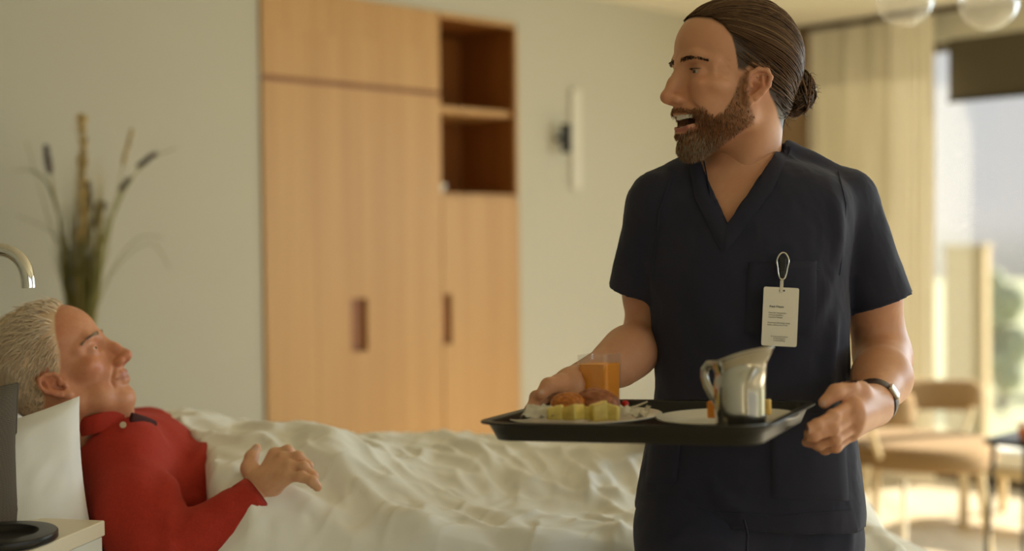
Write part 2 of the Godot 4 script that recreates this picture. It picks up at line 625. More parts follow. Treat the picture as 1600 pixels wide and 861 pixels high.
func materials() -> void:
	var m := mat(Color(0.745, 0.728, 0.658), 0.85)
	M.wall = m
	M.ceiling = mat(Color(0.89, 0.865, 0.79), 0.9)
	M.trim = mat(Color(0.83, 0.81, 0.74), 0.5)
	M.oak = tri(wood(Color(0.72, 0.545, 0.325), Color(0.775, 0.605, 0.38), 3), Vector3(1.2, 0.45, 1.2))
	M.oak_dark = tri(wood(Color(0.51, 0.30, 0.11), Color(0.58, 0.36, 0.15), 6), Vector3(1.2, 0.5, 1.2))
	M.floor = tri(wood(Color(0.78, 0.71, 0.59), Color(0.84, 0.78, 0.67), 9), Vector3(0.7, 1.2, 0.7))
	M.skin = vcol(0.48, 0.45)
	M.skin.subsurf_scatter_enabled = true
	M.skin.subsurf_scatter_strength = 0.06
	M.eye = vcol(0.12, 0.5)
	M.teeth = vcol(0.25, 0.5)
	M.hair = vcol(0.5, 0.35)
	M.beard = vcol(0.55, 0.4)
	M.hair_white = vcol(0.6, 0.4)
	M.hair_white.backlight_enabled = true
	M.hair_white.backlight = Color(0.50, 0.38, 0.25)
	var wv := weave_tex(256, 8, 0.55, 1.0, 3)
	m = mat(Color(0.132, 0.136, 0.205), 0.85)
	m.rim_enabled = true
	m.rim = 0.7
	m.rim_tint = 0.75
	m.heightmap_enabled = false
	m.normal_enabled = false
	M.scrubs = m
	m = mat(Color(0.72, 0.185, 0.095), 0.9)
	m.rim_enabled = true
	m.rim = 0.3
	m.rim_tint = 0.8
	m.albedo_texture = noise_tex(0.05, Color(0.84, 0.84, 0.84), Color(1, 1, 1), 256, 3, 5)
	tri(m, Vector3(14, 14, 14))
	M.sweater = m
	M.sweater_dark = mat(Color(0.24, 0.06, 0.05), 0.9)
	M.button = mat(Color(0.80, 0.74, 0.62), 0.3)
	m = mat(Color(0.93, 0.92, 0.88), 0.9)
	m.rim_enabled = true
	m.rim = 0.3
	M.duvet = m
	M.sheet = mat(Color(0.92, 0.91, 0.88), 0.9)
	m = mat(Color(0.42, 0.38, 0.32), 0.95)
	m.albedo_texture = wv
	tri(m, Vector3(12, 12, 12))
	M.grey_cloth = m
	M.white_paint = mat(Color(0.88, 0.88, 0.84), 0.45)
	M.black = mat(Color(0.045, 0.04, 0.035), 0.45)
	M.black_satin = mat(Color(0.07, 0.065, 0.05), 0.35)
	M.chrome = mat(Color(0.86, 0.85, 0.82), 0.10, 1.0)
	M.steel = mat(Color(0.80, 0.78, 0.74), 0.13, 1.0)
	M.tray = mat(Color(0.085, 0.075, 0.05), 0.42)
	M.china = mat(Color(0.92, 0.90, 0.85), 0.18)
	m = mat(Color(0.95, 0.96, 0.96, 0.02), 0.03)
	m.metallic_specular = 0.6
	m.transparency = BaseMaterial3D.TRANSPARENCY_ALPHA
	M.glass = m
	m = mat(Color(0.95, 0.96, 0.96, 0.10), 0.03)
	m.transparency = BaseMaterial3D.TRANSPARENCY_ALPHA
	M.globe = m
	m = mat(Color(0.97, 0.99, 0.98, 0.03), 0.02)
	m.transparency = BaseMaterial3D.TRANSPARENCY_ALPHA
	M.pane = m
	M.juice = mat(Color(1.0, 0.64, 0.0), 0.5)
	m = mat(Color(1.0, 0.90, 0.50), 0.35)
	m.subsurf_scatter_enabled = true
	m.subsurf_scatter_strength = 0.15
	m.albedo_texture = noise_tex(0.02, Color(0.88, 0.84, 0.76), Color(1, 1, 1), 128, 3, 8)
	M.melon = tri(m, Vector3(20, 20, 20))
	M.pastry = vcol(0.5, 0.5)
	M.butter = mat(Color(0.97, 0.80, 0.42), 0.4)
	M.napkin = mat(Color(0.86, 0.83, 0.76), 0.9)
	m = mat(Color(0.58, 0.465, 0.31), 0.95)
	m.albedo_texture = noise_tex(0.06, Color(0.86, 0.86, 0.86), Color(1, 1, 1), 256, 3, 4)
	m.rim_enabled = true
	m.rim = 0.3
	M.chair = tri(m, Vector3(5, 5, 5))
	M.leg_wood = mat(Color(0.80, 0.72, 0.56), 0.5)
	m = mat(Color(0.90, 0.875, 0.80), 0.95)
	m.backlight_enabled = true
	m.backlight = Color(0.30, 0.285, 0.24)
	M.curtain = m
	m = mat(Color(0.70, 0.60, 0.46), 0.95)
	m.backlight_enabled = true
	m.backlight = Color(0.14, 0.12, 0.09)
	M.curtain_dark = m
	m = mat(Color(0.30, 0.27, 0.20), 0.9)
	M.blind = m
	M.frame = mat(Color(0.30, 0.25, 0.18), 0.5)
	M.strap = mat(Color(0.20, 0.085, 0.05), 0.5)
	M.badge = mat(Color(0.93, 0.90, 0.83), 0.45)
	M.ink = mat(Color(0.12, 0.11, 0.10), 0.8)
	M.vase = mat(Color(0.75, 0.70, 0.60), 0.4)
	M.blade = vcol(0.7, 0.4)
	M.blade.backlight_enabled = true
	M.blade.backlight = Color(0.25, 0.25, 0.1)

func build_room() -> void:
	var g := Geo.new()
	g.box(R(-1.9, -0.06, 4.0), Vector3(8.6, 0.12, 8.4), 0.0, room_b)
	struct("floor", g, M.floor)
	g = Geo.new()
	g.box(R(-1.9, 2.64, 4.0), Vector3(8.6, 0.12, 8.4), 0.0, room_b)
	struct("ceiling", g, M.ceiling)
	# the wardrobe wall has a recess for the cupboards between u -1.45 and 0
	g = Geo.new()
	g.box(R(-3.825, 1.29, -0.10), Vector3(4.75, 2.58, 0.20), 0.0, room_b)
	g.box(R(1.11, 1.29, -0.10), Vector3(2.22, 2.58, 0.20), 0.0, room_b)
	g.box(R(-0.725, 2.485, -0.10), Vector3(1.45, 0.19, 0.20), 0.0, room_b)
	g.box(R(-0.725, 1.29, -0.72), Vector3(1.85, 2.58, 0.10), 0.0, room_b)
	struct("wall_back", g, M.wall)
	g = Geo.new()
	g.box(R(-6.15, 1.29, 4.0), Vector3(0.20, 2.58, 8.2), 0.0, room_b)
	struct("wall_left", g, M.wall)
	g = Geo.new()     # front wall, unseen, its window placed to light from behind the lens
	g.box(R(-5.4, 1.29, 8.1), Vector3(1.6, 2.58, 0.2), 0.0, room_b)
	g.box(R(1.26, 1.29, 8.1), Vector3(2.0, 2.58, 0.2), 0.0, room_b)
	g.box(R(-2.2, 0.22, 8.1), Vector3(5.0, 0.44, 0.2), 0.0, room_b)
	g.box(R(-2.2, 2.50, 8.1), Vector3(5.0, 0.16, 0.2), 0.0, room_b)
	struct("wall_front", g, M.wall)
	g = Geo.new()     # window wall: glazed from v 0.35 to 7
	g.box(R(2.318, 1.29, 0.075), Vector3(0.20, 2.58, 0.55), 0.0, room_b)
	g.box(R(2.318, 1.29, 7.6), Vector3(0.20, 2.58, 1.2), 0.0, room_b)
	g.box(R(2.318, 2.495, 3.675), Vector3(0.20, 0.17, 6.65), 0.0, room_b)
	struct("wall_right", g, M.wall)
	g = Geo.new()
	g.box(R(1.11, 0.04, 0.008), Vector3(2.2, 0.08, 0.016), 0.004, room_b)
	struct("baseboard_back", g, M.trim)

func build_wardrobe() -> void:
	var t := thing("wardrobe", "built-in pale oak wardrobe with cut-out grips and open shelf niche", "wardrobe", R(-0.724, 0, -0.32), room_b)
	# own axes: x along the wall from -0.724 to 0.724, z towards the room (front at 0.325)
	var top := 2.392
	var ff := 0.322
	var carcass := Geo.new()
	for x in [-0.714, 0.714, 0.228]: carcass.box(Vector3(x, top * 0.5, 0.0), Vector3(0.018, top, 0.62), 0.001)
	carcass.box(Vector3(0, top - 0.009, 0.0), Vector3(1.446, 0.018, 0.62), 0.001)
	carcass.box(Vector3(0, 0.05, -0.01), Vector3(1.446, 0.10, 0.58), 0.001)
	carcass.box(Vector3(0, top * 0.5, -0.30), Vector3(1.44, top, 0.012), 0.0)
	part("carcass", carcass, M.oak_dark, t)
	var split := 2.008
	var door := Geo.new()   # wide door with a cut-out grip in its middle
	var x0 := -0.722
	var x1 := 0.226
	var gx0 := -0.292
	var gx1 := -0.205
	var gy0 := 0.875
	var gy1 := 1.105
	door.box(Vector3((x0 + gx0) * 0.5, (0.10 + split) * 0.5, ff), Vector3(gx0 - x0, split - 0.10, 0.02), 0.0)
	door.box(Vector3((gx1 + x1) * 0.5, (0.10 + split) * 0.5, ff), Vector3(x1 - gx1, split - 0.10, 0.02), 0.0)
	door.box(Vector3((gx0 + gx1) * 0.5, (0.10 + gy0) * 0.5, ff), Vector3(gx1 - gx0, gy0 - 0.10, 0.02), 0.0)
	door.box(Vector3((gx0 + gx1) * 0.5, (gy1 + split) * 0.5, ff), Vector3(gx1 - gx0, split - gy1, 0.02), 0.0)
	var wide := part("door", door, M.oak, t)
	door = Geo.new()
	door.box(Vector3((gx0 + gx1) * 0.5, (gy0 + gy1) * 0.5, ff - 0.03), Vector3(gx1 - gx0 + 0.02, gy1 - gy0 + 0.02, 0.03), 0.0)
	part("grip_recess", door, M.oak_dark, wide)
	door = Geo.new()
	door.box(Vector3((x0 + x1) * 0.5, (split + 0.022 + top) * 0.5, ff), Vector3(x1 - x0, top - split - 0.022, 0.02), 0.0015)
	part("upper_door", door, M.oak, t)
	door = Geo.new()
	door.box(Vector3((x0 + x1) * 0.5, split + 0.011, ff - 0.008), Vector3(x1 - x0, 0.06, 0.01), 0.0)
	part("dark_rail", door, M.oak_dark, t)  # dark oak strip behind the gap between the doors
	door = Geo.new()   # the narrow door, notched at its left edge
	var a := 0.232
	var b := 0.722
	var lowtop := 1.545
	door.box(Vector3((a + 0.05 + b) * 0.5, (0.10 + lowtop) * 0.5, ff), Vector3(b - a - 0.05, lowtop - 0.10, 0.02), 0.0)
	door.box(Vector3(a + 0.025, (0.10 + gy0) * 0.5, ff), Vector3(0.05, gy0 - 0.10, 0.02), 0.0)
	door.box(Vector3(a + 0.025, (gy1 + lowtop) * 0.5, ff), Vector3(0.05, lowtop - gy1, 0.02), 0.0)
	var nd := part("door", door, M.oak, t)
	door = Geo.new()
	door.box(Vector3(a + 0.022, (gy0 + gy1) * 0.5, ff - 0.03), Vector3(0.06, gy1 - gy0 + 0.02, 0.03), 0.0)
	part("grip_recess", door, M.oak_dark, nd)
	door = Geo.new()   # niche: floor, shelf and lining
	door.box(Vector3(0.477, lowtop + 0.012, 0.02), Vector3(0.485, 0.024, 0.60), 0.002)
	part("niche_floor", door, M.oak, t)
	door = Geo.new()
	door.box(Vector3(0.471, 1.955, 0.0), Vector3(0.468, 0.030, 0.60), 0.002)
	part("shelf", door, M.oak, t)
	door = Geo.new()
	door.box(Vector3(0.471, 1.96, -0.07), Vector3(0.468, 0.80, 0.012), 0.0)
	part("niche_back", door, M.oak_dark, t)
	door = Geo.new()   # the light edge around the niche
	door.box(Vector3(0.714, 1.96, ff), Vector3(0.016, 0.80, 0.02), 0.001)
	door.box(Vector3(0.471, top - 0.012, ff), Vector3(0.47, 0.022, 0.02), 0.001)
	part("edge_trim", door, M.oak, t)
	# small white dish in the niche
	var g := Geo.new()
	g.lathe([Vector2(0.012, 0.0), Vector2(0.018, 0.002), Vector2(0.030, 0.030), Vector2(0.032, 0.042), Vector2(0.029, 0.042), Vector2(0.026, 0.030), Vector2(0.014, 0.006), Vector2(0.0, 0.005)], 24)
	single("cup", g, M.china, "tiny white cup at the front left corner of the wardrobe's lower niche", "cup", R(-0.724 + 0.27, lowtop + 0.0245, -0.05))

func build_window() -> void:
	var u := 2.30
	for bay in [[0.35, 2.35], [2.35, 3.9], [3.9, 5.45], [5.45, 7.0]]:  # bays past the first are out of view, placed to light the bed
		var g := Geo.new()
		var v0: float = bay[0]
		var v1: float = bay[1]
		var o := Node3D.new()
		o.name = "window_%d" % (taken.get("window", 0) + 1)
		taken["window"] = taken.get("window", 0) + 1
		o.set_meta("kind", "structure")
		o.transform = Transform3D(room_b, R(u, 0, (v0 + v1) * 0.5))
		add_child(o)
		var w := v1 - v0
		for s in [-1.0, 1.0]: g.box(Vector3(0, 1.21, s * (w * 0.5 - 0.025)), Vector3(0.07, 2.40, 0.05), 0.004)
		g.box(Vector3(0, 2.385, 0), Vector3(0.07, 0.05, w - 0.1), 0.004)
		g.box(Vector3(0, 0.075, 0), Vector3(0.10, 0.15, w - 0.1), 0.006)
		struct("window_frame", g, M.frame, o)
		g = Geo.new()
		g.box(Vector3(0.01, 1.255, 0), Vector3(0.008, 2.21, w - 0.1))
		struct("pane", g, M.pane, o)
	var g := Geo.new()
	for s in [-1.0, 1.0]: g.box(R(-2.2 + s * 2.46, 1.43, 8.08), Vector3(0.08, 1.98, 0.08), 0.0, room_b)
	g.box(R(-2.2, 1.43, 8.08), Vector3(0.06, 1.9, 0.06), 0.0, room_b)
	var fw := struct("window_5", g, M.frame)  # out of view, placed for light from behind the lens
	g = Geo.new()
	g.box(R(-2.2, 1.43, 8.12), Vector3(4.84, 1.98, 0.008), 0.0, room_b)
	struct("pane", g, M.pane, fw)
	# roller blind at the top of the first bay
	g = Geo.new()
	var b := thing("roller_blind", "dark brown roller blind pulled a short way down over the window", "blind", R(2.225, 2.08, 1.70), room_b)
	g.box(Vector3(0, 0.165, 0), Vector3(0.006, 0.33, 1.24), 0.001)
	part("blind_cloth", g, M.blind, b)
	g = Geo.new()
	g.box(Vector3(0, 0.0, 0), Vector3(0.018, 0.022, 1.25), 0.004)
	part("bottom_bar", g, M.black, b)
	# curtains
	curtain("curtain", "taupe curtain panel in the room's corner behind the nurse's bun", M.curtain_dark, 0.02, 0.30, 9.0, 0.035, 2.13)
	curtain("curtain", "cream sheer curtain in soft folds left of the window", M.curtain, 0.28, 0.82, 16.0, 0.028, 2.12)
	curtain("curtain", "narrow flat cream curtain edge next to the dark blind", M.curtain, 0.80, 1.06, 5.0, 0.016, 2.10)
	g = Geo.new()
	g.box(R(2.13, 2.56, 0.60), Vector3(0.05, 0.03, 1.2), 0.003, room_b)
	single("curtain_rail", g, M.frame, "slim brown curtain rail along the ceiling above the curtains", "curtain rail")

func curtain(called: String, label: String, m: Material, v0: float, v1: float, waves: float, amp: float, u: float) -> void:
	var g := Geo.new()
	var n := int(waves * 14)
	var front := []
	var fn := FastNoiseLite.new()
	fn.seed = int(v0 * 100)
	fn.frequency = 1.0
	for j in 13:
		var y := 0.03 + 2.51 * j / 12.0
		var a := PackedVector3Array()
		for i in n + 1:
			var t := float(i) / n
			var v := lerpf(v0, v1, t)
			var ph := t * waves * TAU + fn.get_noise_2d(v * 6.0, y * 0.4) * 2.4
			var k := amp * (0.7 + 0.5 * fn.get_noise_2d(v * 9.0 + 5.0, y * 0.5)) * lerpf(1.1, 0.8, y / 2.5)
			a.append(R(u - k * sin(ph) - 0.002, y, v + 0.3 * k * cos(ph)))
		front.append(a)
	g.grid(front)
	single(called, g, m, label, "curtain")

# ------------------------------------------------------------------ people: heads
const EAR := Vector3(0.0755, -0.0245, 0.004)

func ear(f: Sdf, s: float, big := 1.0) -> void:
	var w := Vector3(0.42 * s, -0.05, -0.9).normalized()    # towards the back of the ear
	var v := Vector3(0.06 * s, 0.97, -0.2).normalized()
	var nn := Vector3(0.9 * s, 0.0, 0.42).normalized()      # out of the ear
	var e := Vector3(EAR.x * s, EAR.y, EAR.z)
	var at := func(b: float, a: float, o := 0.0) -> Vector3: return e + (w * b * 1.28 + v * a) * big + nn * o
	f.ell(at.call(0.003, 0.003, -0.002), Vector3(0.0175, 0.0265, 0.0048) * big, 0.006, 1, Basis(w, v, nn))
	f.ell(at.call(0.0, -0.003, 0.0050), Vector3(0.0105, 0.0130, 0.0088) * big, 0.002, -1, Basis(w, v, nn))
	f.ell(at.call(0.004, 0.016, 0.0050), Vector3(0.0085, 0.0085, 0.0062) * big, 0.002, -1, Basis(w, v, nn))
	var rim := [[-0.004, 0.0], [-0.010, 0.010], [-0.009, 0.022], [0.0, 0.030], [0.011, 0.029], [0.0175, 0.018], [0.0175, 0.004], [0.012, -0.009], [0.006, -0.019]]
	for i in rim.size() - 1:
		f.cap(at.call(rim[i][0], rim[i][1], 0.0036), at.call(rim[i + 1][0], rim[i + 1][1], 0.0036), 0.0036, 0.0036, 0.0025)
	f.cap(at.call(0.007, 0.018, 0.0018), at.call(0.0115, 0.0, 0.003), 0.0028, 0.0030, 0.0025)
	f.cap(at.call(0.0115, 0.0, 0.003), at.call(0.003, -0.0145, 0.003), 0.0030, 0.0038, 0.0025)
	f.ell(at.call(-0.002, -0.023, 0.0015), Vector3(0.0085, 0.009, 0.0048) * big, 0.004, 1, Basis(w, v, nn))
	f.cap(at.call(-0.0095, -0.001, 0.004), at.call(-0.0085, -0.008, 0.004), 0.0042, 0.0042, 0.0035)

func head_field(smile: bool) -> Sdf:   # x to the left, y up, z forward; the eyes at y = 0
	var f := Sdf.new()
	f.ell(Vector3(0, 0.039, -0.010), Vector3(0.075, 0.083, 0.095), 0.01)
	f.ell(Vector3(0, 0.0, -0.03), Vector3(0.066, 0.07, 0.063), 0.03)
	f.ell(Vector3(0, 0.043, 0.038), Vector3(0.060, 0.052, 0.055), 0.03)
	f.ell(Vector3(0, -0.035, 0.030), Vector3(0.056, 0.075, 0.060), 0.03)
	var jd := 0.0 if smile else 0.010     # an open mouth drops the jaw
	for s in [-1.0, 1.0]:
		f.cap(Vector3(0.058 * s, -0.02, 0.0), Vector3(0.053 * s, -0.066 + jd * 0.5, 0.006), 0.016, 0.016, 0.02)
		f.cap(Vector3(0.053 * s, -0.066 + jd * 0.5, 0.006), Vector3(0.014 * s, -0.108 + jd, 0.062), 0.016, 0.017, 0.02)
		f.ell(Vector3(0.047 * s, -0.024, 0.055), Vector3(0.020, 0.014, 0.021), 0.018)
		f.cap(Vector3(0.010 * s, 0.017, 0.088), Vector3(0.034 * s, 0.021, 0.080), 0.008, 0.008, 0.012)
		f.cap(Vector3(0.034 * s, 0.021, 0.080), Vector3(0.050 * s, 0.012, 0.060), 0.008, 0.008, 0.012)
	f.ell(Vector3(0, -0.111 + jd, 0.070), Vector3(0.020, 0.016, 0.016), 0.014)
	f.ell(Vector3(0, -0.062 + jd * 0.5, 0.060), Vector3(0.036, 0.030, 0.034), 0.012)    # the muzzle that carries the lips
	for s in [-1.0, 1.0]:
		f.ell(Vector3(0.031 * s, -0.001, 0.092), Vector3(0.017, 0.011, 0.014), 0.010, -1)
		f.ell(Vector3(0.032 * s, -0.001, 0.0725), Vector3(0.0142, 0.0132, 0.0138), 0.004)     # the lids over the eyeball
		if smile:
			f.ell(Vector3(0.035 * s, -0.024, 0.0755), Vector3(0.019, 0.014, 0.0145), 0.008)     # cheeks pushed up by the smile
			f.ell(Vector3(0.034 * s, -0.042, 0.062), Vector3(0.017, 0.022, 0.020), 0.012)
			f.cap(Vector3(0.020 * s, -0.011, 0.0845), Vector3(0.041 * s, -0.010, 0.0745), 0.0024, 0.0024, 0.004)   # lower lid roll
			f.cap(Vector3(0.020 * s, -0.041, 0.0935), Vector3(0.035 * s, -0.058, 0.078), 0.0024, 0.003, 0.006, -1)
		else:
			f.cap(Vector3(0.020 * s, -0.013, 0.084), Vector3(0.040 * s, -0.012, 0.073), 0.0025, 0.0025, 0.005)     # bag under the eye
			f.cap(Vector3(0.018 * s, -0.040, 0.094), Vector3(0.031 * s, -0.066, 0.073), 0.0018, 0.002, 0.007, -1)   # nasolabial fold
			f.cap(Vector3(0.030 * s, -0.072, 0.072), Vector3(0.034 * s, -0.094, 0.055), 0.0016, 0.0016, 0.007, -1)
			f.ell(Vector3(0.038 * s, -0.078, 0.042), Vector3(0.020, 0.024, 0.022), 0.012)     # jowl
		var ap := 0.0020 if smile else 0.0009
		f.ell(Vector3(0.032 * s, -0.0015, 0.089), Vector3(0.0125, ap, 0.013), 0.0016, -1, Basis(Vector3.BACK, -0.10 * s))
	# nose
	f.cap(Vector3(0, 0.004, 0.082), Vector3(0, -0.042, 0.090), 0.0105, 0.0125, 0.008)
	f.cap(Vector3(0, 0.008, 0.090), Vector3(0, -0.018, 0.103), 0.0085, 0.0085, 0.010)
	f.cap(Vector3(0, -0.018, 0.103), Vector3(0, -0.038, 0.111), 0.0085, 0.0105, 0.008)
	f.ell(Vector3(0, -0.040, 0.112), Vector3(0.0105, 0.0095, 0.0105), 0.006)
	for s in [-1.0, 1.0]:
		f.ell(Vector3(0.0125 * s, -0.043, 0.099), Vector3(0.0075, 0.0078, 0.011), 0.005)
		f.ell(Vector3(0.0062 * s, -0.0535, 0.1045), Vector3(0.0032, 0.0048, 0.0055), 0.003, -1)
	f.cap(Vector3(0, -0.050, 0.098), Vector3(0, -0.046, 0.110), 0.004, 0.004, 0.004)
	# mouth
	if smile:
		var up := [Vector3(0.033, -0.064, 0.064), Vector3(0.018, -0.0615, 0.086), Vector3(0, -0.0605, 0.095), Vector3(-0.018, -0.0615, 0.086), Vector3(-0.033, -0.064, 0.064)]
		var dn := [Vector3(0.033, -0.066, 0.064), Vector3(0.019, -0.084, 0.082), Vector3(0, -0.092, 0.089), Vector3(-0.019, -0.084, 0.082), Vector3(-0.033, -0.066, 0.064)]
		f.chain(up, [0.004, 0.0055, 0.006, 0.0055, 0.004], 0.005)
		f.chain(dn, [0.004, 0.006, 0.0065, 0.006, 0.004], 0.005)
		f.ell(Vector3(0, -0.0755, 0.074), Vector3(0.0290, 0.0115, 0.032), 0.003, -1)
		f.ell(Vector3(0.019, -0.0720, 0.074), Vector3(0.012, 0.0080, 0.018), 0.003, -1)
		f.ell(Vector3(-0.019, -0.0720, 0.074), Vector3(0.012, 0.0080, 0.018), 0.003, -1)
	else:
		f.chain([Vector3(0.025, -0.0665, 0.073), Vector3(0.011, -0.0625, 0.090), Vector3(0, -0.0635, 0.0935), Vector3(-0.011, -0.0625, 0.090), Vector3(-0.025, -0.0665, 0.073)], [0.003, 0.0048, 0.005, 0.0048, 0.003], 0.005)
		f.chain([Vector3(0.025, -0.068, 0.073), Vector3(0.011, -0.074, 0.087), Vector3(0, -0.075, 0.090), Vector3(-0.011, -0.074, 0.087), Vector3(-0.025, -0.068, 0.073)], [0.003, 0.0052, 0.006, 0.0052, 0.003], 0.005)
		f.chain([Vector3(0.027, -0.067, 0.077), Vector3(0.012, -0.0680, 0.0975), Vector3(0, -0.0685, 0.101), Vector3(-0.012, -0.0680, 0.0975), Vector3(-0.027, -0.067, 0.077)], [0.0015, 0.002, 0.0022, 0.002, 0.0015], 0.002, -1)
	if smile:     # laughter lines at the outer corners of the eyes
		var o := Vector3(0, 0, 0.02)
		var marks := []
		for s in [-1.0, 1.0]:
			for q in [[0.004, 0.012], [0.0005, 0.004], [-0.0035, -0.005], [-0.007, -0.013]]:
				marks.append([shell(f, o, Vector3(0.049 * s, q[0], 0.052 - 0.02).normalized()), shell(f, o, Vector3(0.056 * s, q[1], 0.040 - 0.02).normalized())])
		for m in marks: f.cap(m[0], m[1], 0.0013, 0.0007, 0.0028, -1)
	ear(f, 1.0, 0.93)
	ear(f, -1.0, 0.93)
	return f

static func pw(t: Array, x: float) -> float:   # piecewise linear through pairs
	if x <= t[0][0]: return t[0][1]
	for i in range(1, t.size()):
		if x <= t[i][0]: return lerpf(t[i - 1][1], t[i][1], (x - t[i - 1][0]) / (t[i][0] - t[i - 1][0]))
	return t[t.size() - 1][1]

const HAIR_YOUNG := [[-0.12, -0.085], [-0.085, -0.082], [-0.050, -0.062], [-0.026, -0.034], [-0.016, 0.008], [0.008, 0.012], [0.018, 0.000], [0.027, 0.002], [0.034, 0.026], [0.042, 0.050], [0.052, 0.067], [0.065, 0.078], [0.085, 0.086]]
const HAIR_OLD := [[-0.12, -0.075], [-0.085, -0.072], [-0.055, -0.058], [-0.026, -0.030], [-0.016, 0.008], [0.006, 0.010], [0.012, -0.012], [0.025, 0.002], [0.038, 0.023], [0.050, 0.056], [0.060, 0.082], [0.080, 0.110]]
const BEARD_TOP := [[0.0, 0.008], [0.016, 0.004], [0.024, -0.008], [0.032, -0.040], [0.042, -0.059], [0.054, -0.0655], [0.062, -0.062], [0.070, -0.0550], [0.12, -0.0515]]
const BEARD_LOW := [[0.0, -0.078], [0.010, -0.088], [0.03, -0.110], [0.05, -0.130], [0.12, -0.15]]

static func beard_at(p: Vector3) -> float:   # 0 .. 1
	if p.z < -0.006: return 0.0
	var t := smoothstep(-0.003, 0.004, p.z - lerpf(-0.001, 0.013, smoothstep(-0.075, -0.035, p.y)))
	t *= smoothstep(0.0, 0.008, pw(BEARD_TOP, p.z) - p.y) * smoothstep(-0.004, 0.006, p.y - pw(BEARD_LOW, p.z))
	if absf(p.x) < 0.034 and p.y < -0.0635 and p.y > -0.097 and p.z > 0.066:    # the mouth and lower lip stay free
		t *= smoothstep(0.9, 1.15, Vector2(p.x / 0.031, (p.y + 0.079) / 0.0165).length())
	return t

static func skin_young(p: Vector3, _n: Vector3, fn: FastNoiseLite) -> Color:
	var base := Color(0.66, 0.345, 0.195)
	var red := Color(0.60, 0.245, 0.135)
	var mot := fn.get_noise_3dv(p * 60.0) * 0.5 + fn.get_noise_3dv(p * 190.0) * 0.3
	var k := 0.25 + mot * 0.25
	k += 0.55 * exp(-p.distance_squared_to(Vector3(0, -0.040, 0.112)) / 0.0003)
	for s in [-1.0, 1.0]:
		k += 0.5 * exp(-p.distance_squared_to(Vector3(0.036 * s, -0.026, 0.080)) / 0.0005)
		k += 0.7 * exp(-p.distance_squared_to(Vector3(0.085 * s, -0.022, 0.0)) / 0.0005)
	var c := base.lerp(red, clampf(k, 0.0, 1.0))
	var lip := 0.0
	if p.z > 0.064 and absf(p.x) < 0.031 and p.y < -0.075 and p.y > -0.095:
		lip = smoothstep(0.0, 0.3, 1.0 - Vector2(p.x / 0.030, (p.y + 0.085) / 0.0105).length())
	c = c.lerp(Color(0.42, 0.15, 0.115), lip)
	if absf(p.x) < 0.029 and p.y < -0.062 and p.y > -0.087 and p.z > 0.04 and p.z < 0.088 - p.x * p.x * 22.0 - 0.010:
		c = Color(0.12, 0.025, 0.02)
	c = c.lerp(Color(0.24, 0.115, 0.058), beard_at(p) * 0.7)
	if p.y > -0.09:
		var h := smoothstep(-0.004, 0.005, p.y - pw(HAIR_YOUNG, p.z))
		if p.z < 0.026 and p.z > -0.022 and absf(p.x) > 0.0715 and p.y < 0.013: h = 0.0
		c = c.lerp(Color(0.060, 0.033, 0.016), h)
	return c

static func skin_old(p: Vector3, _n: Vector3, fn: FastNoiseLite) -> Color:
	var base := Color(0.64, 0.305, 0.160)
	var red := Color(0.56, 0.195, 0.100)
	var k := 0.35 + fn.get_noise_3dv(p * 45.0) * 0.4 + fn.get_noise_3dv(p * 160.0) * 0.25
	k += 0.6 * exp(-p.distance_squared_to(Vector3(0, -0.040, 0.112)) / 0.0004)
	for s in [-1.0, 1.0]:
		k += 0.5 * exp(-p.distance_squared_to(Vector3(0.045 * s, -0.030, 0.070)) / 0.0008)
		k += 0.6 * exp(-p.distance_squared_to(Vector3(0.085 * s, -0.022, 0.0)) / 0.0005)
		k += 0.4 * exp(-p.distance_squared_to(Vector3(0.05 * s, 0.06, 0.045)) / 0.0008)
	var c := base.lerp(red, clampf(k, 0.0, 1.0))
	if p.z > 0.07 and absf(p.x) < 0.026:
		var lip := smoothstep(0.0, 0.35, 1.0 - Vector2(p.x / 0.026, (p.y + 0.0685) / 0.0105).length())
		c = c.lerp(Color(0.45, 0.17, 0.13), lip * 0.8)
	if p.y > -0.09:
		var h := smoothstep(-0.004, 0.006, p.y - pw(HAIR_OLD, p.z))
		if p.z < 0.026 and p.z > -0.022 and absf(p.x) > 0.0715 and p.y < 0.013: h = 0.0
		c = c.lerp(Color(0.88, 0.64, 0.42), h * 0.9)
	return c

static func shell(f: Sdf, c: Vector3, dir: Vector3) -> Vector3:   # the skin seen from outside along dir
	var t := 0.17
	for i in 24:
		var e := f.d(c + dir * t)
		if absf(e) < 0.0004: break
		t -= e * 0.85
		if t < 0.02: break
	return c + dir * t

